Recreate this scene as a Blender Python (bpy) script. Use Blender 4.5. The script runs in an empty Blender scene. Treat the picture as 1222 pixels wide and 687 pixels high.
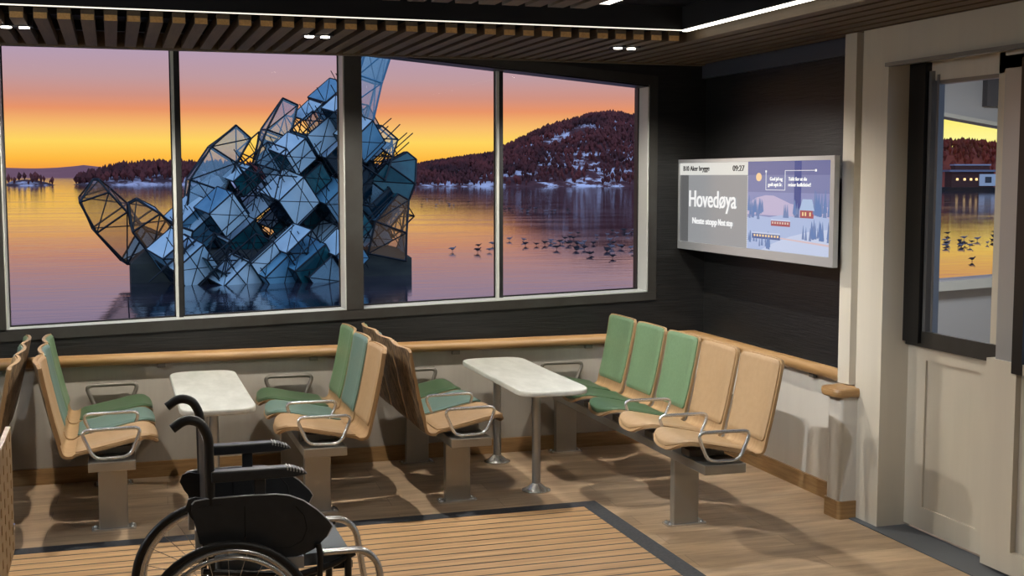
import bpy, math, random
from mathutils import Vector, Matrix, noise
random.seed(7)
R = math.radians
COL = bpy.context.scene.collection
# ------------------------------------------------------------------ camera frame
FPX, PIT, YAW, CH = 1494.3, .0892146, .3082087, 1.9
cF = Vector((math.sin(YAW)*math.cos(PIT), math.cos(YAW)*math.cos(PIT), -math.sin(PIT)))
cR = Vector((math.cos(YAW), -math.sin(YAW), 0)); cU = cR.cross(cF)
def at(x, y, Y):
    """point of the photograph (x, y) standing on the vertical plane at depth Y"""
    d = cF + cR*(x-611)/FPX + cU*(343.5-y)/FPX
    return Vector((0, 0, CH)) + d*(Y/d.y)
# ------------------------------------------------------------------ helpers
def lin(c):
    c = [v/255 for v in c]
    return tuple((v/12.92 if v <= .04045 else ((v+.055)/1.055)**2.4) for v in c) + (1,)
def mat(name, rgb, rough=.5, metal=0, spec=.5, var=0, scale=(8, 8, 8), rgb2=None, bump=0, detail=4, emit=0, coat=0, contrast=(.35, .65), blotch=0):
    m = bpy.data.materials.new(name); m.use_nodes = True
    nt = m.node_tree; b = nt.nodes['Principled BSDF']
    b.inputs['Base Color'].default_value = lin(rgb)
    b.inputs['Roughness'].default_value = rough; b.inputs['Metallic'].default_value = metal
    b.inputs['Specular IOR Level'].default_value = spec
    b.inputs['Coat Weight'].default_value = coat
    if emit:
        b.inputs['Emission Color'].default_value = lin(rgb); b.inputs['Emission Strength'].default_value = emit
    if rgb2 or bump:
        tc = nt.nodes.new('ShaderNodeTexCoord'); mp = nt.nodes.new('ShaderNodeMapping')
        mp.inputs['Scale'].default_value = scale
        nz = nt.nodes.new('ShaderNodeTexNoise'); nz.inputs['Scale'].default_value = 1; nz.inputs['Detail'].default_value = detail
        nz.inputs['Roughness'].default_value = .6
        nt.links.new(tc.outputs['Object'], mp.inputs[0]); nt.links.new(mp.outputs[0], nz.inputs[0])
        if rgb2:
            cr = nt.nodes.new('ShaderNodeValToRGB')
            cr.color_ramp.elements[0].position = contrast[0]; cr.color_ramp.elements[1].position = contrast[1]
            cr.color_ramp.elements[0].color = lin(rgb); cr.color_ramp.elements[1].color = lin(rgb2)
            nt.links.new(nz.outputs[0], cr.inputs[0]); nt.links.new(cr.outputs[0], b.inputs['Base Color'])
        if bump:
            bp = nt.nodes.new('ShaderNodeBump'); bp.inputs['Strength'].default_value = bump; bp.inputs['Distance'].default_value = .01
            nt.links.new(nz.outputs[0], bp.inputs['Height']); nt.links.new(bp.outputs[0], b.inputs['Normal'])
    return m
class MB:
    def __init__(s): s.v = []; s.f = []; s.sm = []
    def add(s, vs, fs, smooth=False):
        n = len(s.v); s.v += [tuple(v) for v in vs]; s.f += [tuple(i+n for i in f) for f in fs]; s.sm += [smooth]*len(fs); return s
    def box(s, lo, hi, rot=None, c=None):
        x0, y0, z0 = lo; x1, y1, z1 = hi
        vs = [Vector(p) for p in ((x0,y0,z0),(x1,y0,z0),(x1,y1,z0),(x0,y1,z0),(x0,y0,z1),(x1,y0,z1),(x1,y1,z1),(x0,y1,z1))]
        if rot is not None: vs = [rot @ v + Vector(c) for v in vs]
        return s.add(vs, [(0,3,2,1),(4,5,6,7),(0,1,5,4),(1,2,6,5),(2,3,7,6),(3,0,4,7)])
    def cbox(s, c, d, rot=None):
        h = Vector(d)/2
        return s.box(-h, h, rot or Matrix.Identity(3), c)
    def rbox(s, lo, hi, r, axis=2, seg=4):
        """box with four corners rounded about one axis"""
        ax = [0,1,2]; ax.remove(axis); a, b = ax
        pts = []
        for (ca, cb, st) in ((hi[a]-r, hi[b]-r, 0), (lo[a]+r, hi[b]-r, 90), (lo[a]+r, lo[b]+r, 180), (hi[a]-r, lo[b]+r, 270)):
            for k in range(seg+1):
                t = R(st + 90*k/seg); pts.append((ca+r*math.cos(t), cb+r*math.sin(t)))
        return s.prism(pts, lo[axis], hi[axis], axis)
    def prism(s, pts, z0, z1, axis=2, bev=0):
        n = len(pts); vs = []
        def mk(p, z):
            q = [0,0,0]; ax = [0,1,2]; ax.remove(axis); q[ax[0]] = p[0]; q[ax[1]] = p[1]; q[axis] = z; return q
        if bev:
            cx = sum(p[0] for p in pts)/n; cy = sum(p[1] for p in pts)/n
            def shr(p, k):
                d = Vector((p[0]-cx, p[1]-cy)); L = d.length or 1; d *= max(0, L-k)/L; return (cx+d.x, cy+d.y)
            lev = [(z0, bev), (z0+bev*.3*(1 if z1>z0 else -1), bev*.3), (z0+bev*(1 if z1>z0 else -1), 0), (z1-bev*(1 if z1>z0 else -1), 0), (z1-bev*.3*(1 if z1>z0 else -1), bev*.3), (z1, bev)]
        else:
            lev = [(z0, 0), (z1, 0)]; shr = lambda p, k: p
        for z, k in lev: vs += [mk(shr(p, k), z) for p in pts]
        fs = [tuple(range(n))[::-1], tuple(range(n*(len(lev)-1), n*len(lev)))]
        for l in range(len(lev)-1):
            fs += [(l*n+i, l*n+(i+1)%n, (l+1)*n+(i+1)%n, (l+1)*n+i) for i in range(n)]
        return s.add(vs, fs)
    def tube(s, pts, r, seg=10, closed=False, cap=True, smooth=True):
        pts = [Vector(p) for p in pts]; n = len(pts); rr = r if isinstance(r, (list, tuple)) else [r]*n
        vs = []; u = None
        for i, p in enumerate(pts):
            if closed: t = (pts[(i+1)%n]-pts[i-1])
            else: t = pts[min(i+1, n-1)]-pts[max(i-1, 0)]
            t.normalize()
            if u is None:
                u = t.cross(Vector((0,0,1)));
                if u.length < .2: u = t.cross(Vector((0,1,0)))
            u = u - t*u.dot(t); u.normalize(); w = t.cross(u)
            for k in range(seg):
                a = 2*math.pi*k/seg; vs.append(p+(u*math.cos(a)+w*math.sin(a))*rr[i])
        fs = []
        m = n if closed else n-1
        for i in range(m):
            j = (i+1) % n
            fs += [(i*seg+k, i*seg+(k+1)%seg, j*seg+(k+1)%seg, j*seg+k) for k in range(seg)]
        s.add(vs, fs, smooth)
        if cap and not closed:
            s.add(vs[:seg], [tuple(range(seg))[::-1]]); s.add(vs[-seg:], [tuple(range(seg))])
        return s
    def lathe(s, prof, c=(0,0,0), seg=24, axis='z', smooth=True):
        vs = []
        for r, z in prof:
            for k in range(seg):
                a = 2*math.pi*k/seg
                if axis == 'z': vs.append((c[0]+r*math.cos(a), c[1]+r*math.sin(a), c[2]+z))
                elif axis == 'y': vs.append((c[0]+r*math.cos(a), c[1]+z, c[2]+r*math.sin(a)))
                else: vs.append((c[0]+z, c[1]+r*math.cos(a), c[2]+r*math.sin(a)))
        fs = []
        for i in range(len(prof)-1):
            fs += [(i*seg+k, i*seg+(k+1)%seg, (i+1)*seg+(k+1)%seg, (i+1)*seg+k) for k in range(seg)]
        return s.add(vs, fs, smooth)
    def sheet(s, top, bot, smooth=True):
        """closed slab between two point grids of the same shape"""
        nr, nc = len(top), len(top[0])
        vs = [p for row in top for p in row] + [p for row in bot for p in row]; o = nr*nc; fs = []
        I = lambda i, j: i*nc+j
        for i in range(nr-1):
            for j in range(nc-1):
                fs.append((I(i,j), I(i+1,j), I(i+1,j+1), I(i,j+1))); fs.append((o+I(i,j), o+I(i,j+1), o+I(i+1,j+1), o+I(i+1,j)))
        s.add(vs, fs, smooth)
        rim = [I(0,j) for j in range(nc)] + [I(i,nc-1) for i in range(1,nr)] + [I(nr-1,j) for j in range(nc-2,-1,-1)] + [I(i,0) for i in range(nr-2,0,-1)]
        n = len(rim); rv = [vs[k] for k in rim] + [vs[o+k] for k in rim]
        return s.add(rv, [(i, (i+1)%n, n+(i+1)%n, n+i) for i in range(n)])
    def build(s, name, m, parent=None, bevel=0, loc=None, recalc=True):
        me = bpy.data.meshes.new(name); me.from_pydata(s.v, [], s.f); me.materials.append(m)
        me.polygons.foreach_set('use_smooth', s.sm)
        if recalc:
            import bmesh
            bm = bmesh.new(); bm.from_mesh(me); bmesh.ops.recalc_face_normals(bm, faces=bm.faces); bm.to_mesh(me); bm.free()
        me.update()
        o = bpy.data.objects.new(name, me); COL.objects.link(o)
        if parent: o.parent = parent
        if loc: o.location = loc
        if bevel:
            b = o.modifiers.new('bevel', 'BEVEL'); b.width = bevel; b.segments = 2; b.limit_method = 'ANGLE'; b.angle_limit = R(40)
        return o
def tag(o, label=None, cat=None, group=None, kind=None):
    for k, v in (('label', label), ('category', cat), ('group', group), ('kind', kind)):
        if v: o[k] = v
    return o
def empty(name, loc=(0,0,0), rz=0):
    o = bpy.data.objects.new(name, None); COL.objects.link(o); o.location = loc; o.rotation_euler.z = rz
    o.empty_display_size = .05; return o
def struct(o): o['kind'] = 'structure'; return o
def fillet(pts, r, seg=4, closed=False):
    pts = [Vector(p) for p in pts]; out = []; n = len(pts)
    for i, p in enumerate(pts):
        if not closed and i in (0, n-1): out.append(p); continue
        a = pts[i-1]; b = pts[(i+1) % n]; u = (a-p); v = (b-p); k = min(r, u.length*.48, v.length*.48)
        A = p+u.normalized()*k; B = p+v.normalized()*k
        for q in range(seg+1):
            t = q/seg; out.append(A*(1-t)**2 + p*2*t*(1-t) + B*t*t)
    return out
# ------------------------------------------------------------------ materials
M = {}
M['ply'] = mat('light_plywood', (166,136,98), .45, rgb2=(150,118,80), scale=(3, 40, 3), detail=3)
M['walnut'] = mat('brown_streaked_veneer', (74,60,46), .5, rgb2=(160,136,106), scale=(70, 70, 5), detail=5, contrast=(.42, .58), bump=.15)
M['green'] = mat('green_upholstery', (96,120,88), .42, rgb2=(104,128,96), scale=(60,60,60))
M['gseat'] = mat('dark_green_upholstery', (62,84,58), .42, rgb2=(68,92,64), scale=(60,60,60))
M['teal'] = mat('sage_upholstery', (92,114,104), .42, rgb2=(98,120,110), scale=(60,60,60))
M['tan'] = mat('tan_leather', (158,130,96), .5, rgb2=(152,124,90), scale=(30,30,30))
M['steel'] = mat('brushed_steel', (172,168,160), .42, .85, rgb2=(164,160,152), scale=(3,3,3))
M['chrome'] = mat('polished_tube', (215,215,214), .22, .85)
M['dsteel'] = mat('dull_grey_beam', (120,114,106), .5, .6)
M['marble'] = mat('pale_stone', (172,172,164), .38, rgb2=(190,190,182), scale=(14,5,14), detail=6)
M['pole'] = mat('polished_pole', (176,178,180), .3, .85)
M['cream_shaded'] = mat('shaded_cream_panel', (164,157,147), .36, rgb2=(156,149,139), scale=(9,9,.8), spec=.5)  # the right wall's cream, with the window wall's dimmer light put into the colour
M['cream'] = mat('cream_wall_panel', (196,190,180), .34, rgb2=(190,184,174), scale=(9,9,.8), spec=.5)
M['cream2'] = mat('cream_door_laminate', (196,188,172), .38, rgb2=(190,182,167), scale=(7,7,.7), spec=.5)
M['blackw'] = mat('black_wood_panel', (12,12,12), .45, rgb2=(30,29,28), scale=(5,5,110), detail=5, bump=.35, spec=.45)
M['rail'] = mat('oak_rail', (166,130,86), .4, rgb2=(150,114,72), scale=(4,4,50))
M['base'] = mat('oak_baseboard', (158,124,82), .45, rgb2=(134,102,64), scale=(5,5,60))
M['slat'] = mat('slatted_oak', (98,82,62), .6, rgb2=(84,70,52), scale=(60,3,60))
M['endlit'] = mat('amber_lit_oak_end', (206,162,100), .55, rgb2=(180,140,84), scale=(90,90,90))  # warm strip light glow put into the oak colour
M['black'] = mat('matt_black_ceiling', (20,20,22), .6)
M['ceil'] = mat('satin_dark_ceiling', (30,32,40), .3)
M['bronze'] = mat('dark_bronze_frame', (56,55,52), .45, .2, rgb2=(46,43,39), scale=(4,4,4))
M['fwhite'] = mat('pale_window_reveal', (176,178,172), .4)
M['gasket'] = mat('black_gasket', (14,14,16), .5)
M['blackfr'] = mat('black_door_frame', (18,18,20), .35)
M['greyfr'] = mat('grey_door_trim', (120,122,126), .35, .5)
M['cornice'] = mat('slate_cornice', (62,66,76), .4)
M['rub'] = mat('black_rubber', (18,18,19), .45)
M['bplast'] = mat('black_plastic', (34,37,41), .42, rgb2=(40,43,48), scale=(20,20,20))
M['bpaint'] = mat('black_painted_tube', (22,23,25), .3)
M['greyf'] = mat('grey_seat_fabric', (92,100,108), .7)
M['kerb'] = mat('charcoal_mat_border', (40,43,49), .7, rgb2=(58,60,66), scale=(60,60,60), detail=6)
M['thr'] = mat('slate_floor_strip', (84,88,94), .55)
M['bezel'] = mat('silver_bezel', (170,172,174), .35, .5)
M['led'] = mat('led_strip', (255,248,232), .5, emit=4)
M['led2'] = mat('dim_led_strip', (255,248,232), .5, emit=1.1)
M['lamp'] = mat('spot_lens', (255,244,224), .5, emit=14)
def floor_mat():
    m = bpy.data.materials.new('vinyl_plank_floor'); m.use_nodes = True; nt = m.node_tree; N = nt.nodes.new; L = nt.links.new
    b = nt.nodes['Principled BSDF']; tc = N('ShaderNodeTexCoord'); mp = N('ShaderNodeMapping'); mp.inputs['Rotation'].default_value[2] = R(2)
    L(tc.outputs['Object'], mp.inputs[0])
    br = N('ShaderNodeTexBrick'); br.inputs['Scale'].default_value = 1; br.inputs['Brick Width'].default_value = 1.25; br.inputs['Row Height'].default_value = .19
    br.inputs['Mortar Size'].default_value = .0012; br.inputs['Color1'].default_value = lin((196,170,140)); br.inputs['Color2'].default_value = lin((172,148,122)); br.inputs['Mortar'].default_value = lin((112,92,72))
    L(mp.outputs[0], br.inputs[0])
    m2 = N('ShaderNodeMapping'); m2.inputs['Scale'].default_value = (1.6, 9, 1); L(tc.outputs['Object'], m2.inputs[0])
    nz = N('ShaderNodeTexNoise'); nz.inputs['Scale'].default_value = 1.3; nz.inputs['Detail'].default_value = 7; nz.inputs['Roughness'].default_value = .65; L(m2.outputs[0], nz.inputs[0])
    cr = N('ShaderNodeValToRGB'); cr.color_ramp.elements[0].color = (.62,.60,.58,1); cr.color_ramp.elements[1].color = (1.12,1.1,1.06,1)
    cr.color_ramp.elements[0].position = .32; cr.color_ramp.elements[1].position = .66; L(nz.outputs[0], cr.inputs[0])
    mx = N('ShaderNodeMix'); mx.data_type = 'RGBA'; mx.blend_type = 'MULTIPLY'; mx.inputs[0].default_value = 1
    L(br.outputs[0], mx.inputs[6]); L(cr.outputs[0], mx.inputs[7]); L(mx.outputs[2], b.inputs['Base Color'])
    b.inputs['Roughness'].default_value = .42; return m
M['floor'] = floor_mat()
def plank_mat():
    m = bpy.data.materials.new('teak_deck_planks'); m.use_nodes = True; nt = m.node_tree; N = nt.nodes.new; L = nt.links.new
    b = nt.nodes['Principled BSDF']; tc = N('ShaderNodeTexCoord'); sp = N('ShaderNodeSeparateXYZ'); L(tc.outputs['Object'], sp.inputs[0])
    a = N('ShaderNodeMath'); a.operation = 'MULTIPLY'; a.inputs[1].default_value = 1/.0935; L(sp.outputs[1], a.inputs[0])
    fr = N('ShaderNodeMath'); fr.operation = 'FRACT'; L(a.outputs[0], fr.inputs[0])
    lt = N('ShaderNodeMath'); lt.operation = 'LESS_THAN'; lt.inputs[1].default_value = .15; L(fr.outputs[0], lt.inputs[0])
    m2 = N('ShaderNodeMapping'); m2.inputs['Scale'].default_value = (2, 30, 1); L(tc.outputs['Object'], m2.inputs[0])
    nz = N('ShaderNodeTexNoise'); nz.inputs['Scale'].default_value = 1; nz.inputs['Detail'].default_value = 4; L(m2.outputs[0], nz.inputs[0])
    cr = N('ShaderNodeValToRGB'); cr.color_ramp.elements[0].color = lin((160,126,88)); cr.color_ramp.elements[1].color = lin((186,150,108))
    cr.color_ramp.elements[0].position = .35; cr.color_ramp.elements[1].position = .65; L(nz.outputs[0], cr.inputs[0])
    mx = N('ShaderNodeMix'); mx.data_type = 'RGBA'; L(lt.outputs[0], mx.inputs[0]); L(cr.outputs[0], mx.inputs[6]); mx.inputs[7].default_value = lin((38,30,24))
    L(mx.outputs[2], b.inputs['Base Color']); b.inputs['Roughness'].default_value = .5; return m
M['plank'] = plank_mat()
def glass_mat():
    m = bpy.data.materials.new('window_glass'); m.use_nodes = True; nt = m.node_tree; N = nt.nodes.new; L = nt.links.new
    nt.nodes.remove(nt.nodes['Principled BSDF']); out = nt.nodes['Material Output']
    fr = N('ShaderNodeFresnel'); fr.inputs[0].default_value = 1.06; tr = N('ShaderNodeBsdfTransparent'); gl = N('ShaderNodeBsdfGlossy'); gl.inputs['Roughness'].default_value = .0
    mx = N('ShaderNodeMixShader'); L(fr.outputs[0], mx.inputs[0]); L(tr.outputs[0], mx.inputs[1]); L(gl.outputs[0], mx.inputs[2]); L(mx.outputs[0], out.inputs[0]); return m
M['glass'] = glass_mat()
def tint_mat(name, rgb, a, rough=.15):
    m = bpy.data.materials.new(name); m.use_nodes = True; b = m.node_tree.nodes['Principled BSDF']
    b.inputs['Base Color'].default_value = lin(rgb); b.inputs['Alpha'].default_value = a; b.inputs['Roughness'].default_value = rough; return m
# ------------------------------------------------------------------ world
W = bpy.data.worlds.new('dusk'); bpy.context.scene.world = W; W.use_nodes = True
nt = W.node_tree; N = nt.nodes.new; L = nt.links.new; bg = nt.nodes['Background']
tc = N('ShaderNodeTexCoord'); sp = N('ShaderNodeSeparateXYZ'); L(tc.outputs['Generated'], sp.inputs[0])
asn = N('ShaderNodeMath'); asn.operation = 'ARCSINE'; L(sp.outputs[2], asn.inputs[0])
dg = N('ShaderNodeMath'); dg.operation = 'MULTIPLY'; dg.inputs[1].default_value = 180/math.pi; L(asn.outputs[0], dg.inputs[0])
def ramp(stops, rng):
    mr = N('ShaderNodeMapRange'); mr.inputs[1].default_value = rng[0]; mr.inputs[2].default_value = rng[1]; L(dg.outputs[0], mr.inputs[0])
    cr = N('ShaderNodeValToRGB'); e = cr.color_ramp.elements
    st = [((d-rng[0])/(rng[1]-rng[0]), c) for d, c in stops]
    e[0].position, e[0].color = st[0][0], lin(st[0][1]); e[1].position, e[1].color = st[-1][0], lin(st[-1][1])
    for p, c in st[1:-1]:
        q = e.new(p); q.color = lin(c)
    L(mr.outputs[0], cr.inputs[0]); return cr
low = ramp([(-1,(214,130,84)),(.2,(240,150,66)),(.75,(255,186,66)),(1.5,(255,214,96)),(2.1,(250,192,108)),(2.9,(232,148,104)),(3.5,(208,146,130)),(4.3,(192,154,158)),(5.6,(178,156,180)),(8,(156,144,178)),(12,(128,124,164))], (-2, 13))
hot = ramp([(-1,(240,140,60)),(.2,(255,170,50)),(.9,(255,214,60)),(1.6,(255,246,150)),(2.4,(255,240,120)),(3.2,(255,200,90)),(5,(230,160,120)),(8,(170,140,160)),(12,(128,124,164))], (-2, 13))
high = ramp([(10,(128,124,164)),(30,(110,124,168)),(90,(88,106,160))], (0, 90))
back = ramp([(-5,(120,140,168)),(10,(160,184,214)),(30,(150,180,215)),(90,(88,106,160))], (-10, 90))
def dotn(v, a, b):
    d = N('ShaderNodeVectorMath'); d.operation = 'DOT_PRODUCT'; L(tc.outputs['Generated'], d.inputs[0]); d.inputs[1].default_value = v
    m = N('ShaderNodeMapRange'); m.interpolation_type = 'SMOOTHSTEP'; m.inputs[1].default_value = a; m.inputs[2].default_value = b; L(d.outputs['Value'], m.inputs[0]); return m
def mixc(f, a, b):
    x = N('ShaderNodeMix'); x.data_type = 'RGBA'; L(f, x.inputs[0]); L(a, x.inputs[6]); L(b, x.inputs[7]); return x.outputs[2]
az = R(41)
c1 = mixc(dotn((math.sin(az), math.cos(az), 0), .975, .995).outputs[0], low.outputs[0], hot.outputs[0])
el = N('ShaderNodeMapRange'); el.inputs[1].default_value = 9; el.inputs[2].default_value = 13; L(dg.outputs[0], el.inputs[0])
c2 = mixc(el.outputs[0], c1, high.outputs[0])
bk = N('ShaderNodeVectorMath'); bk.operation = 'SCALE'; bk.inputs['Scale'].default_value = 2.0; L(back.outputs[0], bk.inputs[0])
c3 = mixc(dotn((0, -1, 0), -.35, .35).outputs[0], c2, bk.outputs[0])
L(c3, bg.inputs[0]); bg.inputs[1].default_value = 1.0
# ------------------------------------------------------------------ the room
YW = 8.2        # window wall
XW = 4.06       # screen wall
XL, YB = -4.2, -2.0
struct(MB().box((XL, YB, -.12), (XW+3.2, YW+.02, 0)).build('floor', M['floor']))
# left wall and the wall behind the camera
struct(MB().box((XL-.1, YB, 0), (XL, YW+.1, 2.95)).build('wall_left', M['cream']))
struct(MB().box((XL, YB-.1, 0), (XW+3.2, YB, 2.95)).build('wall_rear', M['cream']))
# window wall: lower cream part, black band, opening of trapezoid shape
def ztop(x): return min(2.92, 2.53 - (x-3.62)*.0865)
def zsil(x): return .958 + (x+.61)*.0293
wl, wr = -.635, 3.60
wf = MB()
wf.box((XL, 8.135, 0), (XW+.25, YW+.16, .76)); wf.build('wall_front_lower', M['cream_shaded'])
struct(bpy.data.objects['wall_front_lower'])
# black band with the window opening cut out
wb = MB()
def quad_prism(mb, P, y0, y1):   # P: (x, z) list
    return mb.prism(P, y0, y1, axis=1)
xs = [wl-.0, .35, 1.45, wr]
YF = YW-.06
quad_prism(wb, [(XL, .76), (wl, .76), (wl, 2.95), (XL, 2.95)], YF, YW+.2)
quad_prism(wb, [(wl, .76), (wr, .76), (wr, zsil(wr)), (wl, zsil(wl))], YF, YW+.2)
quad_prism(wb, [(wl, ztop(wl)), (wr, ztop(wr)), (wr, 2.95), (wl, 2.95)], YF, YW+.2)
quad_prism(wb, [(wr, .76), (XW+.25, .76), (XW+.25, 2.95), (wr, 2.95)], YF, YW+.2)
struct(wb.build('wall_front', M['blackw']))
# window_1: frame, reveals, mullions, four panes
win = struct(empty('window_1', (0, 0, 0)))
fr = MB(); fw = .062
quad_prism(fr, [(wl-fw-.35, zsil(wl)-fw-.01), (wr+fw, zsil(wr)-fw+.005), (wr+fw, zsil(wr)), (wl-fw-.35, zsil(wl))], YF-.012, YF)
quad_prism(fr, [(wr, zsil(wr)), (wr+fw, zsil(wr)), (wr+fw, ztop(wr)+fw), (wr, ztop(wr))], YF-.012, YF)
quad_prism(fr, [(wl-fw-.35, zsil(wl)), (wl, zsil(wl)), (wl, 2.95), (wl-fw-.35, 2.95)], YF-.012, YF)
quad_prism(fr, [(wl, ztop(wl)), (wr, ztop(wr)), (wr+fw, ztop(wr)+fw), (wl, ztop(wl)+fw)], YF-.012, YF)
fr.build('window_frame', M['bronze'], win)
rv = MB()                       # pale reveals round the opening
YG = YW+.12
quad_prism(rv, [(wl, zsil(wl)), (wr, zsil(wr)), (wr, zsil(wr)+.008), (wl, zsil(wl)+.008)], YF, YG)
quad_prism(rv, [(wr-.008, zsil(wr)), (wr, zsil(wr)), (wr, ztop(wr)), (wr-.008, ztop(wr))], YF, YG)
quad_prism(rv, [(wl, zsil(wl)), (wl+.008, zsil(wl)), (wl+.008, ztop(wl)), (wl, ztop(wl))], YF, YG)
rv.build('window_reveal', M['fwhite'], win)
hd = MB(); quad_prism(hd, [(wl, ztop(wl)-.012), (wr, ztop(wr)-.012), (wr, ztop(wr)), (wl, ztop(wl))], YF, YG); hd.build('window_head', M['blackfr'], win)
# middle pillar: bronze face, pale reveal to its left
pl = MB(); quad_prism(pl, [(1.448, zsil(1.45)), (1.562, zsil(1.56)), (1.562, ztop(1.56)), (1.448, ztop(1.45))], YF-.012, YG); pl.build('pillar', M['bronze'], win)
pv = MB(); quad_prism(pv, [(1.440, zsil(1.44)), (1.448, zsil(1.45)), (1.448, ztop(1.45)), (1.440, ztop(1.44))], YF-.006, YG); pv.build('pillar_reveal', M['fwhite'], win)
for mx in (.395, 2.545):
    q = MB(); quad_prism(q, [(mx-.006, zsil(mx)), (mx+.022, zsil(mx)), (mx+.022, ztop(mx)), (mx-.006, ztop(mx))], YG-.055, YG); q.build('mullion', M['gasket'], win)
    q = MB(); quad_prism(q, [(mx-.024, zsil(mx)), (mx-.006, zsil(mx)), (mx-.006, ztop(mx)), (mx-.024, ztop(mx))], YG-.055, YG); q.build('mullion_edge', M['fwhite'], win)
gk = MB()
for a, b in ((wl+.008, .371), (.419, 1.44), (1.562, 2.521), (2.569, wr-.008)):
    g = MB(); quad_prism(g, [(a, zsil(a)), (b, zsil(b)), (b, ztop(b)), (a, ztop(a))], YG-.006, YG); g.build('glass_pane', M['glass'], win)
    quad_prism(gk, [(a, zsil(a)+.008), (b, zsil(b)+.008), (b, zsil(b)+.018), (a, zsil(a)+.018)], YG-.02, YG-.007)
    quad_prism(gk, [(a, zsil(a)), (a+.008, zsil(a)), (a+.008, ztop(a)), (a, ztop(a))], YG-.02, YG-.007)
    quad_prism(gk, [(b-.008, zsil(b)), (b, zsil(b)), (b, ztop(b)), (b-.008, ztop(b))], YG-.02, YG-.007)
gk.build('gasket', M['gasket'], win)
# screen wall (right)
struct(MB().box((3.985, 6.0, 0), (XW+.22, 8.135, .76)).build('wall_right_lower', M['cream']))
struct(MB().box((XW-.02, 6.15, .76), (XW+.22, YW, 2.95)).build('wall_right', M['blackw']))
struct(MB().box((XW-.055, 6.15, 2.585), (XW-.02, YF, 2.685)).build('trim_1', M['cornice']))
# baseboards
struct(MB().box((XL, 8.117, 0), (3.985, 8.135, .1)).build('baseboard_front', M['base']))
struct(MB().box((3.967, 6.1, 0), (3.985, 8.117, .1)).build('baseboard_right', M['base']))
# ------------------------------------------------------------------ handrail with its return end
hr = empty('handrail', (XW-.06, YW-.05, .72))
def off(p): return Vector(p) - hr.location
def rail_run(pts, name, par):
    mb = MB(); prof = []
    rx, rz = .034, .037
    vs = []; seg = 16; n = len(pts)
    for i, (p, w) in enumerate(pts):      # w: outward horizontal vector (mitred)
        for k in range(seg):
            a = 2*math.pi*k/seg
            vs.append(Vector(p) + Vector(w)*(rx*math.cos(a)) + Vector((0,0,rz*math.sin(a))))
    fs = []
    for i in range(n-1): fs += [(i*seg+k, i*seg+(k+1)%seg, (i+1)*seg+(k+1)%seg, (i+1)*seg+k) for k in range(seg)]
    mb.add(vs, fs, True); mb.add(vs[:seg], [tuple(range(seg))]); mb.add(vs[-seg:], [tuple(range(seg))])
    return mb.build(name, M['rail'], par)
zr = .763; yr = 8.10; xr = 3.95
rail_run([(off((XL+.02, yr, zr)), (0,-1,0)), (off((xr, yr, zr)), (-1,-1,0)), (off((xr, 6.1, zr)), (-1,0,0))], 'rail', hr)
for bx in [x*.96-3.6 for x in range(8)]:
    MB().box(off((bx, 8.10, .70)), off((bx+.05, 8.134, .74))).build('bracket', M['dsteel'], hr)
for by in (7.7, 7.1, 6.5):
    MB().box(off((3.955, by, .70)), off((3.984, by+.05, .74))).build('bracket', M['dsteel'], hr)
tag(hr, 'rounded oak handrail running under the big window and round the corner below the screen', 'handrail')
# the short post at the end of the rail
po = empty('end_post', (3.86, 6.02, 0))
MB().rbox((-.062, -.075, .1), (.12, .065, .69), .02).build('post', M['cream'], po)
MB().rbox((-.074, -.085, 0), (.12, .075, .1), .022).build('base', M['base'], po)
MB().prism([(-.105+.05*(1-math.cos(R(t))), -.095+.05*(1-math.sin(R(t)))) for t in range(0, 91, 15)] + [(.07, -.095), (.07, .1), (-.06, .1), (-.09, .09), (-.105, .06)], .682, .732, bev=.018).build('cap', M['rail'], po)
tag(po, 'short pale post with oak cap and oak foot where the right wall ends', 'post')
# ------------------------------------------------------------------ pilaster, header, door side
XP = 3.90
struct(MB().box((XP, 6.035, .735), (XW+.2, 6.15, 2.95)).build('trim_2', M['cream2']))
struct(MB().box((3.96, 5.97, 0), (XW+.2, 6.035, 2.95)).build('trim_3', M['cream']))
struct(MB().box((XP, 5.735, .0), (4.12, 5.97, 2.95)).build('wall_pilaster', M['cream2']))
struct(MB().box((XP, YB, 2.49), (4.12, 5.74, 2.95)).build('wall_header', M['cream2']))
struct(MB().box((3.855, YB, .001), (4.08, 5.94, .006)).build('trim_4', M['thr']))
struct(MB().box((XP-.02, YB, 2.47), (XP+.02, 5.74, 2.49)).build('trim_5', M['greyfr']))
# door_1: leaf with glass window in black frame and recessed panel
d1 = struct(empty('door_1', (4.07, 5.4, 0)))
o = d1.location
def dbox(a, b, name, m, par=d1, bevel=0): return MB().box(Vector(a)-d1.location, Vector(b)-d1.location).build(name, m, par, bevel)
dbox((4.07, 5.02, .02), (4.11, 5.74, .14), 'bottom_rail', M['cream2'])
dbox((4.07, 5.58, .14), (4.11, 5.74, 1.0), 'stile', M['cream2'])
dbox((4.07, 5.02, .14), (4.11, 5.14, 1.0), 'stile', M['cream2'])
dbox((4.07, 5.14, .93), (4.11, 5.58, 1.0), 'lock_rail', M['cream2'])
dbox((4.082, 5.14, .14), (4.11, 5.58, .93), 'recessed_panel', M['cream2'])
dbox((4.07, 4.95, 2.39), (4.11, 5.74, 2.49), 'top_rail', M['cream'])
dbox((4.07, 4.9, 1.0), (4.11, 5.08, 2.49), 'stile', M['cream2'])
dbox((4.05, 4.7, 1.0), (4.075, 5.74, 1.085), 'window_rail', M['bronze'])
dbox((4.03, 5.60, 1.02), (4.11, 5.735, 2.485), 'black_jamb', M['blackfr'])
dbox((4.066, 5.53, 1.08), (4.10, 5.55, 2.42), 'window_frame', M['greyfr'])
dbox((4.05, 5.57, 1.08), (4.09, 5.595, 2.44), 'window_frame', M['greyfr'])
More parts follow.
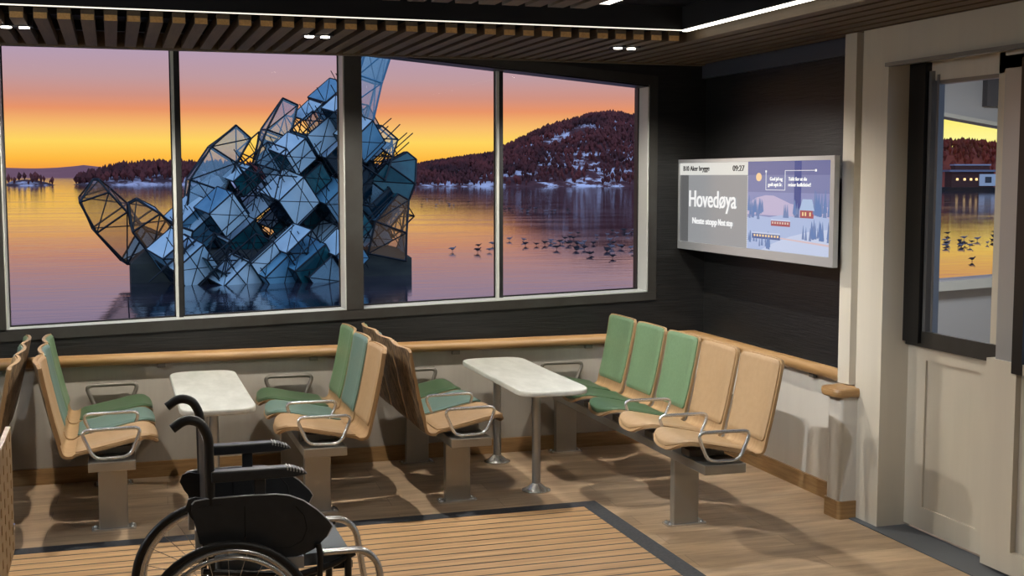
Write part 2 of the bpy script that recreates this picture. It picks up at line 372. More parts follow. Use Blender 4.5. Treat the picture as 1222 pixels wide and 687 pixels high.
dbox((4.07, 5.08, 2.37), (4.11, 5.53, 2.39), 'window_frame', M['greyfr'])
dbox((4.085, 5.08, 1.08), (4.091, 5.54, 2.37), 'glass_pane', M['glass'])
# door_2: the next leaf, standing slightly proud
d2 = struct(empty('door_2', (4.0, 4.2, 0)))
def ebox(a, b, name, m): return MB().box(Vector(a)-d2.location, Vector(b)-d2.location).build(name, m, d2)
ebox((3.99, 4.79, .02), (4.05, 5.0, 1.03), 'stile', M['cream2'])
ebox((3.99, 4.5, .02), (4.05, 4.79, .13), 'bottom_rail', M['cream2'])
ebox((4.02, 4.0, .13), (4.05, 4.79, .98), 'recessed_panel', M['cream'])
ebox((3.99, 4.0, .98), (4.05, 4.79, 1.03), 'lock_rail', M['cream2'])
ebox((3.985, 4.75, .98), (4.05, 4.82, 2.44), 'black_stile', M['blackfr'])
ebox((4.0, 4.82, 1.03), (4.05, 4.95, 2.46), 'steel_stile', M['bezel'])
ebox((3.99, 3.2, .02), (4.05, 4.5, .13), 'bottom_rail', M['cream2'])
ebox((4.02, 3.2, .13), (4.05, 4.0, 1.03), 'panel', M['cream2'])
ebox((4.02, 3.2, 1.03), (4.026, 4.75, 2.4), 'glass_pane', M['glass'])
ebox((3.99, 3.1, .02), (4.05, 3.2, 2.49), 'stile', M['cream2'])
ebox((4.0, 3.2, 2.4), (4.05, 4.95, 2.49), 'top_rail', M['cream'])
struct(MB().box((4.0, YB, 0), (4.1, 3.1, 2.49)).build('wall_door_side', M['cream']))
# vestibule behind the door window
YV = 8.3
struct(MB().box((XW+3.2, 3.0, 0), (XW+3.3, YV+.1, 2.95)).build('wall_vestibule_right', M['cream']))
vw = MB()
def vz(x): return 2.36-(x-6.12)*.141
def vs_(x): return 1.085+(x-6.12)*.042
a, b = 5.4, 7.1
for P in ([(XW+.2, 0), (a, 0), (a, 2.95), (XW+.2, 2.95)], [(b, 0), (XW+3.2, 0), (XW+3.2, 2.95), (b, 2.95)],
          [(a, 0), (b, 0), (b, vs_(b)), (a, vs_(a))], [(a, vz(a)), (b, vz(b)), (b, 2.95), (a, 2.95)]):
    quad_prism(vw, P, YV, YV+.12)
struct(vw.build('wall_vestibule', mat('pale_grey_bulkhead', (158,160,162), .5)))
w2 = struct(empty('window_2', (0, 0, 0)))
q = MB(); quad_prism(q, [(a, vs_(a)-.075), (b, vs_(b)-.075), (b, vs_(b)), (a, vs_(a))], YV-.1, YV+.02); q.build('window_sill', M['fwhite'], w2)
q = MB(); quad_prism(q, [(a, vz(a)), (b, vz(b)), (b, vz(b)+.03), (a, vz(a)+.03)], YV-.03, YV+.02); q.build('window_head', M['fwhite'], w2)
q = MB(); quad_prism(q, [(a, vs_(a)), (b, vs_(b)), (b, vz(b)), (a, vz(a))], YV+.05, YV+.056); q.build('glass_pane', M['glass'], w2)
vb = MB().box((6.50, YV-.06, 2.44), (6.9, YV, 2.75)).build('ventilation_box', mat('dark_grey_metal', (70,70,74), .5))
tag(vb, 'dark grey square box high on the bulkhead seen through the door window', 'vent')
# ------------------------------------------------------------------ ceiling
struct(MB().box((XL, YB, 2.86), (XW+3.3, YW+.15, 2.98)).build('ceiling', M['ceil']))
ck = MB(); ck.box((XL, 6.66, 2.79), (3.92, YF, 2.80)); ck.box((3.18, YB, 2.79), (3.92, 6.66, 2.80))
struct(ck.build('ceiling_slat_backing', M['black']))
struct(MB().box((3.985, YB, 2.70), (4.06, YF, 2.86)).build('trim_6', M['cornice']))
def slat(x, y0, y1, par, w=.066):
    o = MB().box((x-w/2, y0, 2.68), (x+w/2, y1, 2.735)).build('slat', M['slat'], par)
    if y0 > 5: MB().box((x-w/2+.002, y0-.004, 2.681), (x+w/2-.002, y0, 2.710)).build('lit_end', M['endlit'], o)  # amber box paints the LED glow on the lower slat end
    return o
cs = empty('slatted_ceiling_panel', (0, 0, 0))
x = -.429 - .1113*14; k = 0
SX = []
while x < 3.16: SX.append(x); x += .1113
for x in SX: slat(x, 6.74, 8.06, cs)
for i in range(7): slat(3.262+i*.1113, .6 if i else .6, 8.06, cs, .078)
MB().box((SX[0]-.1, 8.06, 2.672), (3.99, YF-.002, 2.79)).build('edge_board', M['slat'], cs)
MB().box((SX[0]-.1, 7.0, 2.735), (3.99, 7.05, 2.79)).build('cross_batten', M['black'], cs)
MB().box((SX[0]-.1, 7.7, 2.735), (3.99, 7.75, 2.79)).build('cross_batten', M['black'], cs)
tag(cs, 'oak slatted ceiling border hanging above the window and the right side seats', 'ceiling panel')
ci = empty('slatted_ceiling_island', (0, 0, 0))
x = 2.10-.1113*34; 
while x < 2.13: MB().box((x-.038, .6, 2.68), (x+.038, 5.58, 2.735)).build('slat', M['slat'], ci); x += .1113
for yy in (1.5, 3.0, 4.6): MB().box((-1.7, yy, 2.735), (2.15, yy+.05, 2.86)).build('cross_batten', M['black'], ci)
tag(ci, 'oak slatted ceiling island at the top edge of the photo', 'ceiling panel')
st = empty('led_light_strip', (0, 0, 2.722))
MB().box((-2.2, 6.628, .005), (3.165, 6.640, .010)).build('diffuser', M['led2'], st)
MB().box((3.135, .6, 0), (3.165, 6.628, .010)).build('diffuser', M['led'], st)
MB().box((-2.2, 6.615, .010), (3.178, 6.652, .138)).build('housing', M['black'], st)
MB().box((3.125, .6, .010), (3.178, 6.615, .138)).build('housing', M['black'], st)
tag(st, 'long thin white strip light running along the inner edge of the slatted ceiling border', 'strip light')
st = empty('led_light_strip', (0, 0, 2.75))
MB().box((-1.7, 5.87, 0), (2.385, 5.89, .010)).build('diffuser', M['led'], st)
MB().box((2.355, .6, 0), (2.385, 5.87, .010)).build('diffuser', M['led'], st)
MB().box((-1.7, 5.9, .0), (2.395, 5.91, .11)).build('housing', M['black'], st)
MB().box((2.385, .6, .0), (2.395, 5.9, .11)).build('housing', M['black'], st)
tag(st, 'short white strip light round the corner of the ceiling island at the top edge', 'strip light')
# spotlights between the slats
def spot_fixture(x, y, label, e=150, tgt=(0, 0, -1), size=150):
    f = empty('twin_spotlight', (x, y, 2.68))
    MB().box((-.085, -.05, -.004), (.085, .05, .06)).build('housing', M['black'], f)
    for s in (-1, 1):
        MB().lathe([(.0, -.006), (.026, -.006), (.026, .012), (.0, .012)], (s*.044, 0, -.004), 16).build('lens', M['lamp'], f)
    if label: tag(f, label, 'spotlight', 'twin spotlights in the slatted ceiling')
    l = bpy.data.lights.new('spot', 'SPOT'); l.energy = e; l.color = (1, .94, .84); l.spot_size = R(size); l.spot_blend = .4; l.shadow_soft_size = .012
    lo = bpy.data.objects.new('spot_lamp', l); COL.objects.link(lo); lo.location = (x+.004, y-.07, 2.66)
    lo.rotation_euler = Vector(tgt).to_track_quat('-Z', 'Y').to_euler()
spot_fixture(-.46, 7.12, 'twin spotlight at the far left end of the slats above the window')
spot_fixture(1.115, 7.09, 'twin spotlight in the slats above the thick window pillar')
spot_fixture(3.0, 7.16, 'twin spotlight in the slats above the right end of the window')
def lamp(kind, loc, e, color=(1, .92, .8), size=.04, tgt=None, spot=120, blend=.3, name='unseen_spot', sy=None):
    l = bpy.data.lights.new(name, kind); l.energy = e; l.color = color
    if kind == 'AREA': l.size = size; l.shape = 'RECTANGLE'; l.size_y = sy or size
    else: l.shadow_soft_size = size
    if kind == 'SPOT': l.spot_size = R(spot); l.spot_blend = blend
    o = bpy.data.objects.new(name, l); COL.objects.link(o); o.location = loc
    if tgt: o.rotation_euler = (Vector(tgt)-Vector(loc)).to_track_quat('-Z', 'Y').to_euler()
    return o
for x, y, e in ((-.46, 5.0, 15), (1.1, 5.0, 15), (2.75, 4.6, 24), (1.3, 2.6, 34)):
    lamp('SPOT', (x, y, 2.66), e, (1, .94, .84), size=.012, tgt=(x, y, 0), spot=150, blend=.4)
lamp('AREA', (1.0, .5, 2.6), 5, (1, .96, .92), 5, (1.0, .5, 0), name='rear_fill_light', sy=3)  # wide unseen soft fill over the rear of the room
lamp('AREA', (-3.2, 5.0, 2.3), 45, (.86, .93, 1), .3, (4.0, 7.0, .6), name='right_wall_fill', sy=.3)  # unseen panel added to brighten the right wall and its seats
lamp('SPOT', (1.15, 4.75, 2.66), 300, (.88, .94, 1), size=.015, tgt=(4.0, 7.1, .45), spot=46, blend=.8)  # unseen spot added just to brighten the lower right wall
lamp('AREA', (5.6, 6.2, 2.8), 70, (.92, .95, 1), .8, (5.6, 6.6, 0), name='vestibule_fill')  # unseen panel added so the vestibule is not dark
# ------------------------------------------------------------------ deck mat
mt = empty('deck_mat', (.6, 5.0, 0))
mx0, mx1, my0, my1 = -2.6, 2.635, 3.3, 6.69
MB().box((mx0-.6, my0-5, 0), (mx1-.105-.6, my1-.105-5, .012)).build('planks', M['plank'], mt)
MB().box((mx0-.6, my1-.105-5, 0), (mx1-.6, my1-5, .013)).build('border', M['kerb'], mt)
MB().box((mx1-.105-.6, my0-5, 0), (mx1-.6, my1-.105-5, .013)).build('border', M['kerb'], mt)
tag(mt, 'wooden plank floor area with dark seams inside a charcoal border under the wheelchair', 'floor mat')
# ------------------------------------------------------------------ seats
PROF = [(-.372,.948),(-.362,.90),(-.345,.82),(-.322,.72),(-.300,.63),(-.278,.555),(-.262,.500),(-.248,.472),(-.222,.460),(-.17,.466),(-.11,.476),(-.03,.492),(.05,.509),(.12,.524),(.165,.529),(.200,.521),(.222,.503),(.232,.482)]
def prof_pt(t):
    """t in 0..1 along the shell from the top of the back to the front of the seat"""
    f = t*(len(PROF)-1); i = min(int(f), len(PROF)-2); k = f-i
    P = [Vector((PROF[min(max(j, 0), len(PROF)-1)][0], PROF[min(max(j, 0), len(PROF)-1)][1])) for j in (i-1, i, i+1, i+2)]
    p = .5*((2*P[1]) + (-P[0]+P[2])*k + (2*P[0]-5*P[1]+4*P[2]-P[3])*k*k + (-P[0]+3*P[1]-3*P[2]+P[3])*k**3)
    a = P[2]-P[1]; a.normalize(); return p, Vector((-a.y, a.x))       # normal towards the sitter
def shell_pt(t, u, h=0):
    """u in -1..1 across"""
    w = .226 - .014*math.sin(min(1, t/.42)*math.pi*.5)
    tt = t
    if t > .72: tt = t - .085*(t-.72)/.28*(abs(u)**2.2)*1.9
    if t < .08: tt = t + .02*(abs(u)**6)*(1-t/.08)
    p, n = prof_pt(tt)
    n = -n if n.dot(Vector((1, .9))) < 0 else n
    curve = .030*(u*u)*max(0, 1-t/.5) + .010*u*u*(1 if t > .5 else 0)
    if t > .86: curve -= .0
    y = u*w
    if t > .8: y *= 1 - .10*((t-.8)/.2)**2
    q = p + n*(curve+h)
    return Vector((q.x, y, q.y))
def slab(t0, t1, u0, u1, h0, h1, nt_, nu, round_=0, puff=0):
    top = []; bot = []
    for i in range(nt_+1):
        a = i/nt_; t = t0+(t1-t0)*a; tr = []; br = []
        for j in range(nu+1):
            b = j/nu*2-1; uu = b
            if round_:
                e = min(a, 1-a)*(nt_)/ (round_*nt_)
                if e < 1: uu = b*(1-.10*(1-math.sqrt(max(0, 1-(1-e)**2))))
            u = (u0+u1)/2 + (u1-u0)/2*uu
            edge = min(1, min(a, 1-a)/.05)*min(1, (1-abs(b))/.08) if puff else 1
            hh = h1 - puff*(1-math.sqrt(max(0, 1-(1-edge)**2)))
            tr.append(shell_pt(t, u, hh)); br.append(shell_pt(t, u, h0))
        top.append(tr); bot.append(br)
    return MB().sheet(top, bot)
def mesh_of(mb, name, m):
    o = mb.build(name, m); me = o.data; bpy.data.objects.remove(o); return me
SH = mesh_of(slab(0, 1, -1, 1, -.008, .006, 44, 16, .05), 'seat_shell', M['ply'])
SHB = mesh_of(slab(.0, .56, -.985, .985, -.0105, -.0078, 26, 12, .08), 'back_veneer', M['walnut'])
SHU = mesh_of(slab(.58, .985, -.985, .985, -.0105, -.0078, 14, 12, .08), 'seat_underside', M['walnut'])
PADS = {}
for key in ('green', 'teal', 'tan'):
    PADS[key] = (mesh_of(slab(.015, .33, -.93, .93, .006, .024, 22, 14, .10, .010), 'back_pad', M[key]),
                 mesh_of(slab(.52, .955, -.95, .95, .006, .022, 24, 14, .12, .010), 'seat_pad', M['gseat' if key == 'green' else key]))
def link(name, me, parent, loc=(0,0,0)):
    o = bpy.data.objects.new(name, me); COL.objects.link(o); o.parent = parent; o.location = loc; return o
arm_pts = fillet([(-.155, 0, .600), (.150, 0, .603), (.088, 0, .452), (-.088, 0, .446)], .045, 5, True)
ARM = mesh_of(MB().tube(arm_pts, .0095, 8, closed=True), 'armrest', M['chrome'])
farm_pts = fillet([(-.155, 0, .610), (.160, 0, .613), (.098, 0, .452), (-.088, 0, .446)], .045, 5, True)
FARM = mesh_of(MB().tube(farm_pts, .013, 8, closed=True), 'armrest', M['dsteel'])
def bench(X, face, seats, arms, peds, label, name='seat_bench', far_arm=None):
    ys = [s[0] for s in seats]; yc = sum(ys)/len(ys)
    root = empty(name, (X, yc, 0), 0 if face > 0 else math.pi)
    s = face
    tag(root, label, 'bench', 'rows of fixed seats along the window')
    for y, pad in seats:
        sh = link('seat_shell', SH, root, (0, s*(y-yc), 0))
        link('back_veneer', SHB, sh); link('underside', SHU, sh)
        a = link('back_pad', PADS[pad][0], sh); b = link('seat_pad', PADS[pad][1], sh)
        w = {'green': 'green', 'teal': 'sage green', 'tan': 'tan'}[pad]
        a['label'] = w + ' back cushion'; b['label'] = w + ' seat cushion'
    for y in arms: link('armrest', ARM, root, (0, s*(y-yc), 0))
    if far_arm: link('armrest', FARM, root, (0, s*(far_arm-yc), 0))
    y0, y1 = min(ys)-.26, max(ys)+.12
    lo, hi = sorted((s*(y0-yc), s*(y1-yc)))
    bm = MB().box((-.12, lo, .386), (.115, hi, .435)); bm.build('beam', M['steel'], root, .004)
    for y, _ in seats:
        yy = s*(y-yc)
        MB().box((-.10, yy-.05, .435), (.10, yy+.05, .470)).build('seat_bracket', M['dsteel'], root)
    for y in peds:
        yy = s*(y-yc)
        p = MB().rbox((-.078, yy-.026, .01), (.072, yy+.026, .386), .006).build('pedestal', M['steel'], root)
        MB().rbox((-.118, yy-.045, 0), (.112, yy+.045, .010), .01).build('foot_plate', M['chrome'], p)
        for bx in (-.098, .092):
            for by in (-.026, .026):
                MB().lathe([(0, .018), (.009, .018), (.010, .010)], (bx, yy+by, 0), 8).build('bolt', M['chrome'], p)
    return root
Y3 = (7.83, 7.375, 6.92)
G3 = [(Y3[0], 'green'), (Y3[1], 'teal'), (Y3[2], 'tan')]
bench(-.86, -1, G3, (6.688,), (6.98, 8.0), 'three seat bench cut by the left edge, its brown veneer backs towards the room', far_arm=8.085)
bench(-.036, 1, G3, (6.688, 7.148), (6.98, 8.0), 'leftmost full three seat bench, facing right towards the table behind the wheelchair', far_arm=8.085)
bench(1.06, -1, [(Y3[0], 'green'), (Y3[1], 'teal'), (Y3[2], 'tan')], (6.688, 7.148), (6.98, 8.0), 'three seat bench facing left towards the table behind the wheelchair', far_arm=8.085)
bench(1.886, 1, G3, (6.688, 7.148), (6.98, 8.0), 'three seat bench facing right with streaked brown backs, left of the two-legged table', far_arm=8.085)
E5 = [(7.83, 'green'), (7.35, 'green'), (6.87, 'green'), (6.39, 'tan'), (5.91, 'tan')]
bench(2.94, -1, E5, (5.67, 6.15, 6.63), (6.13, 8.03), 'long five seat bench before the screen wall, three green and two tan seats', far_arm=8.085)
# ------------------------------------------------------------------ tables
def table(x0, x1, y0, y1, poles, label, z=.682):
    cx = (x0+x1)/2; r = empty('table', (cx, (y0+y1)/2, 0)); tag(r, label, 'table', 'stone topped tables between the benches')
    cy = (y0+y1)/2; hw, hl = (x1-x0)/2, (y1-y0)/2; pts = []
    n = 40
    for k in range(n):
        a = 2*math.pi*k/n; c, s = math.cos(a), math.sin(a); e = 2/3.6
        xx = hw*abs(c)**e*(1 if c > 0 else -1)
        yy = (hl-.2)*(1 if s > 0 else -1) + .2*abs(s)**e*(1 if s > 0 else -1) if abs(s) > 1e-6 else 0
        pts.append((xx, yy))
    MB().prism(pts, z-.032, z, bev=.010).build('tabletop', M['marble'], r)
    for px, py in poles:
        p = MB().lathe([(.026, .012), (.026, z-.034)], (px-cx, py-cy, 0), 20).build('pole', M['pole'], r)
        MB().lathe([(0, .0), (.088, 0), (.088, .006), (.060, .018), (.034, .040), (.027, .046)], (px-cx, py-cy, 0), 28).build('flared_foot', M['chrome'], p)
        MB().lathe([(.026, z-.05), (.06, z-.04), (.06, z-.033), (0, z-.033)], (px-cx, py-cy, 0), 20).build('top_flange', M['dsteel'], p)
table(.305, .705, 6.62, 8.02, ((.505, 7.06), (.505, 7.86)), 'pale stone topped table behind the wheelchair handles')
table(2.175, 2.60, 6.62, 8.02, ((2.405, 7.07), (2.405, 7.88)), 'pale stone topped table on two steel poles left of the five seat bench')
# ------------------------------------------------------------------ wheelchair
wc = empty('wheelchair', (.354, 4.69, .013)); WO = wc.location.copy()
tag(wc, 'black self-propelled wheelchair with chrome footrest tubes parked on the plank floor', 'wheelchair')
def wl_(p): return Vector(p)-WO
def wtube(pts, r, name, m, par=wc, rad=.03, seg=10):
    return MB().tube(fillet([wl_(p) for p in pts], rad, 5), r, seg).build(name, m, par)
YN, YFF = 4.47, 4.91
def wheel(cx, cy, r, name, spokes=24, s=1, cz=None, rim=True):
    c = wl_((cx, cy, cz if cz else r+.013))
    t = MB(); pts = [c+Vector((math.cos(a)*(r-.014), 0, math.sin(a)*(r-.014))) for a in [2*math.pi*k/48 for k in range(48)]]
    t.tube(pts, .014, 10, closed=True); w = t.build(name, M['rub'], wc)
    m = MB(); pts = [c+Vector((math.cos(a)*(r-.036), 0, math.sin(a)*(r-.036))) for a in [2*math.pi*k/48 for k in range(48)]]
    m.tube(pts, .010, 8, closed=True); m.build('rim', M['chrome'], w)
    h = MB(); h.lathe([(0, -.035), (.022, -.035), (.022, .035), (0, .035)], c, 14, 'y'); h.build('hub', M['chrome'], w)
    if spokes:
        sp_ = MB()
        for k in range(spokes):
            a = 2*math.pi*k/spokes; b = a + (.5 if k % 2 else -.5)
            sp_.tube([c+Vector((math.cos(b)*.02, .025*(1 if k % 4 < 2 else -1), math.sin(b)*.02)), c+Vector((math.cos(a)*(r-.04), 0, math.sin(a)*(r-.04)))], .0014, 5)
        sp_.build('spokes', M['chrome'], w)
    if rim:
        g = MB(); pts = [c+Vector((math.cos(a)*(r-.052), s*.032, math.sin(a)*(r-.052))) for a in [2*math.pi*k/48 for k in range(48)]]
        g.tube(pts, .0085, 8, closed=True); g.build('push_rim', M['chrome'], w)
    return w
wheel(.352, 4.40, .306, 'rear_wheel', s=-1)
wheel(.335, 4.985, .306, 'rear_wheel', s=1)
wheel(.80, 4.50, .09, 'front_caster', 8, rim=False); wheel(.80, 4.88, .09, 'front_caster', 8, rim=False)
for Y in (YN, YFF):
    h = wtube([(.177, Y, 1.020), (.222, Y, 1.052), (.272, Y, 1.040), (.300, Y, .985), (.302, Y, .74)], .0175, 'push_handle', M['rub'], rad=.04)
    wtube([(.302, Y, .80), (.302, Y, .33)], .012, 'back_post', M['bpaint'])
    dy = -.012 if Y == YN else .012
    pad = MB(); P = [(.305, .862), (.56, .862), (.60, .858), (.632, .842), (.645, .832), (.60, .824), (.305, .822)]
    pad.prism([(a-WO.x, b-WO.z) for a, b in P], Y-.026-WO.y, Y+.026-WO.y, axis=1); pad.build('arm_pad', M['bplast'], wc, .006)
    rb = MB()
    for k in range(6): rb.cbox(wl_((.572+k*.011, Y-.0265, .856-k*.0028)), (.004, .004, .010)); rb.cbox(wl_((.572+k*.011, Y, .8635-k*.0036)), (.004, .050, .003))
    rb.build('pad_ribs', M['fwhite'], wc)
    MB().box(wl_((.455, Y-.008, .72)), wl_((.495, Y+.008, .83))).build('arm_support', M['bplast'], wc, .003)
    sk = [(.235,.724),(.238,.748),(.248,.759),(.287,.764),(.444,.765),(.533,.762),(.577,.754),(.628,.731),(.676,.694),(.718,.650),(.730,.630),(.710,.592),(.665,.552),(.630,.536),(.589,.528),(.44,.540),(.30,.590),(.262,.606),(.256,.632)]
    g = MB(); g.prism([(a-WO.x, b-WO.z) for a, b in sk], Y-.004-WO.y+dy, Y+.004-WO.y+dy, axis=1); g = g.build('side_guard', M['bplast'], wc)
    ed = MB().tube([wl_((a, Y+dy, b)) for a, b in sk[1:12]], .0042, 6); ed.build('guard_edge', M['bezel'], g)
    sg = MB(); cc = [(.42,.73),(.42,.62),(.40,.575)]
    sg.tube([wl_((a, Y+dy-.005, b)) for a, b in cc], .0018, 5)
    sg.tube([wl_((a, Y+dy-.005, b)) for a, b in ((.44,.566),(.58,.566),(.622,.585),(.64,.63),(.63,.68),(.60,.715))], .0018, 5)
    for k in range(6): sg.cbox(wl_((.262+k*.0145, Y+dy-.005, .738+k*.001)), (.006, .002, .004))
    sg.build('guard_seam', M['rub'], g)
    sb = MB(); sb.prism([(a-WO.x, b-WO.z) for a, b in ((.216,.735),(.226,.762),(.25,.77),(.30,.76),(.30,.56),(.27,.56),(.262,.66),(.232,.70))], Y-.02-WO.y-dy*2, Y-.014-WO.y-dy*2, axis=1)
    sb.build('backrest_side', M['bplast'], wc)
    if Y == YFF: MB().box(wl_((.236, Y-.03, .722)), wl_((.286, Y+.016, .752))).build('clamp', M['fwhite'], wc, .003)
    MB().box(wl_((.246, Y-.012, .535)), wl_((.27, Y+.012, .655))).build('adjuster', M['bezel'], wc, .003)
    wtube([(.27, Y, .50), (.60, Y, .455), (.72, Y, .478), (.815, Y, .520)], .012, 'side_frame', M['bpaint'])
    wtube([(.27, Y, .33), (.70, Y, .30), (.79, Y, .34)], .012, 'lower_frame', M['bpaint'])
    wtube([(.79, Y, .52), (.79, Y, .2)], .014, 'caster_post', M['bpaint'])
    wtube([(.70, Y, .530), (.85, Y, .528), (.900, Y, .480), (.945, Y, .20), (.98, Y, .13)], .0135, 'footrest_tube', M['chrome'], rad=.045)
    MB().box(wl_((.94, Y+(-.005 if Y == YN else -.14), .115)), wl_((1.08, Y+(.14 if Y == YN else .005), .125))).build('footplate', M['bplast'], wc)
    MB().box(wl_((.55, Y-.03, .49)), wl_((.625, Y+.0, .53))).build('guard_bracket', M['bezel'], wc)
    wtube([(.676, Y-.03, .575), (.684, Y-.032, .53), (.68, Y-.03, .43)], .011, 'brake_lever', M['rub'])
MB().box(wl_((.29, YN+.015, .53)), wl_((.30, YFF-.015, .94))).build('backrest', M['bplast'], wc)
MB().rbox(wl_((.32, YN+.02, .48)), wl_((.80, YFF-.02, .525)), .02).build('seat_cushion', M['greyf'], wc)
MB().box(wl_((.74, YN+.03, .455)), wl_((.812, YFF-.03, .482))).build('seat_front_bar', M['bpaint'], wc)
wtube([(.6, YN, .46), (.6, YFF, .22)], .011, 'cross_brace', M['bpaint']); wtube([(.6, YFF, .46), (.6, YN, .22)], .011, 'cross_brace', M['bpaint'])
wtube([(.352, 4.41, .319), (.352, 4.975, .319)], .01, 'axle', M['bpaint'])
# ------------------------------------------------------------------ perforated wooden chair at the left edge
pc = empty('perforated_chair', (-.55, 4.35, .014)); PO = pc.location.copy()
tag(pc, 'pale perforated plywood chair on a steel tube, cut by the left edge', 'chair')
def pchr():
    # panel with a grid of slots, standing along Y at x=-.36
    mb = MB(); ny, nz = 5, 8; y0, y1, z0, z1 = 3.95, 4.61, .60, 1.035
    ys = [y0]; 
    cw = (y1-y0)/ny; chh = (z1-z0)/nz
    x0, x1 = -.375, -.358
    for i in range(ny):
        for j in range(nz):
            a, b = y0+i*cw, y0+(i+1)*cw; c, d = z0+j*chh, z0+(j+1)*chh
            sa, sb_ = a+cw*.38, a+cw*.62; sc, sd = c+chh*.2, d-chh*.2
            for (p, q, r_, s_) in ((a, sa, c, d), (sb_, b, c, d), (sa, sb_, c, sc), (sa, sb_, sd, d)):
                mb.box(Vector((x0, p, r_))-PO, Vector((x1, q, s_))-PO)
    return mb
pchr().build('side_panel', M['ply'], pc)
MB().rbox(Vector((-.80, 3.97, .44))-PO, Vector((-.40, 4.55, .47))-PO, .04).build('seat', M['ply'], pc)
for y in (3.98, 4.575):
    MB().tube(fillet([Vector(p)-PO for p in ((-.362, y, .70), (-.372, y, .64), (-.43, y, .42), (-.48, y, .032))], .03), .011, 10).build('leg', M['chrome'], pc)
    MB().tube(fillet([Vector(p)-PO for p in ((-.43, y, .43), (-.78, y, .43), (-.84, y, .030))], .03), .011, 10).build('leg', M['chrome'], pc)
# ------------------------------------------------------------------ information screen
XS = 3.84
sc = empty('information_screen', (XS, 7.12, 1.7))
tag(sc, 'wide wall screen in silver frame showing Hovedøya and a snowy village', 'screen')
def em(name, rgb, s=.9):
    m = bpy.data.materials.new(name); m.use_nodes = True; n_ = m.node_tree
    b = n_.nodes['Principled BSDF']; b.inputs['Base Color'].default_value = (.02,.02,.02,1); b.inputs['Roughness'].default_value = .25
    b.inputs['Emission Color'].default_value = lin(rgb); b.inputs['Emission Strength'].default_value = s; return m
def S(y, z, d=0): return Vector((XS-d, y, z))-sc.location
sy0, sy1, sz0, sz1 = 6.155, 8.10, 1.444, 1.988
MB().box(S(6.26, 1.42, -.07), S(8.10, 1.98, -.012)).build('casing', M['bplast'], sc)
fz = MB(); fz.box(S(6.115, 1.99, -.02), S(8.137, 2.014, .012)); fz.box(S(6.115, 1.388, -.02), S(8.137, 1.442, .012)); fz.box(S(6.115, 1.442, -.02), S(6.158, 1.99, .012)); fz.box(S(8.125, 1.442, -.02), S(8.137, 1.99, .012))
fz.build('bezel', M['bezel'], sc)
MB().box(S(7.0, 1.55, -.20), S(7.5, 1.85, -.07)).build('wall_mount', M['black'], sc)
def panel(y0, y1, z0, z1, m, name, d=.001, par=sc): return MB().box(S(y0, z0, -.012), S(y1, z1, d)).build(name, m, par)
dsp = panel(6.158, 8.125, 1.442, 1.99, em('screen_grey', (150,152,155)), 'display')
panel(7.99, 8.124, 1.443, 1.906, em('screen_bezel_reflection', (92,93,95)), 'bezel_reflection', .002, dsp)  # darker strip paints the bezel's reflection onto the display
panel(7.13, 8.124, 1.906, 1.989, em('screen_white', (226,226,220)), 'header_bar', .003, dsp)
panel(6.159, 7.13, 1.78, 1.989, em('screen_sky', (116,124,172)), 'winter_sky', .002, dsp)
panel(6.159, 7.13, 1.906, 1.989, em('screen_sky_top', (98,106,158)), 'winter_sky', .0025, dsp)
def poly(P, m, name, d): 
    vs = [S(y, z, d) for y, z in P] + [S(y, z, -.005) for y, z in P]; n = len(P)
    return MB().add(vs, [tuple(range(n)), tuple(range(n, 2*n))[::-1]] + [(i, (i+1)%n, n+(i+1)%n, n+i) for i in range(n)]).build(name, m, dsp)
snow = em('screen_snow', (170,188,226)); snow2 = em('screen_snow_light', (196,208,236)); pink = em('screen_pink_hill', (190,180,212))
poly([(6.159,1.443),(7.13,1.443),(7.13,1.80),(6.159,1.80)], em('screen_haze', (134,142,190)), 'winter_field', .0022)
poly([(6.16,1.66),(7.13,1.66),(7.12,1.73),(7.02,1.765),(6.9,1.782),(6.80,1.780),(6.70,1.758),(6.6,1.735),(6.45,1.725),(6.3,1.735),(6.16,1.72)], pink, 'winter_hill', .0026)
poly([(6.16,1.443),(7.13,1.443),(7.13,1.64),(7.0,1.655),(6.85,1.648),(6.7,1.665),(6.5,1.655),(6.3,1.672),(6.16,1.66)], snow, 'snow_field', .003)
poly([(6.16,1.443),(6.95,1.443),(6.80,1.49),(6.6,1.54),(6.4,1.575),(6.16,1.60)], snow2, 'snow_slope', .0034)
poly([(6.16,1.50),(6.95,1.53),(6.95,1.536),(6.16,1.512)], em('screen_path', (214,190,196)), 'snow_path', .0038)
rnd = random.Random(3)
tm = em('screen_trees', (108,132,180)); tmd = em('screen_trees_dark', (90,112,160))
tr = MB(); 
spots = [(rnd.uniform(6.93, 7.12), rnd.uniform(1.63, 1.69), rnd.uniform(.05, .10)) for _ in range(20)] + [(rnd.uniform(6.17, 6.33), rnd.uniform(1.66, 1.70), rnd.uniform(.08, .14)) for _ in range(14)] + \
        [(rnd.uniform(6.17, 6.46), rnd.uniform(1.52, 1.56), rnd.uniform(.06, .11)) for _ in range(20)] + [(rnd.uniform(6.8, 7.12), rnd.uniform(1.45, 1.50), rnd.uniform(.04, .08)) for _ in range(16)] + \
        [(rnd.uniform(6.52, 6.6), rnd.uniform(1.66, 1.68), rnd.uniform(.06, .1)) for _ in range(5)] + [(rnd.uniform(6.62, 6.68), 1.65, .08) for _ in range(3)]
for (y, z, h) in spots:
    w = h*.17
    tr.add([S(y-w, z, .0045), S(y+w, z, .0045), S(y, z+h, .0045), S(y-w, z, .003), S(y+w, z, .003), S(y, z+h, .003)], [(0,1,2),(5,4,3),(0,3,4,1),(1,4,5,2),(2,5,3,0)])
t_ = tr.build('frosted_trees', tm, dsp); t_['kind'] = 'stuff'
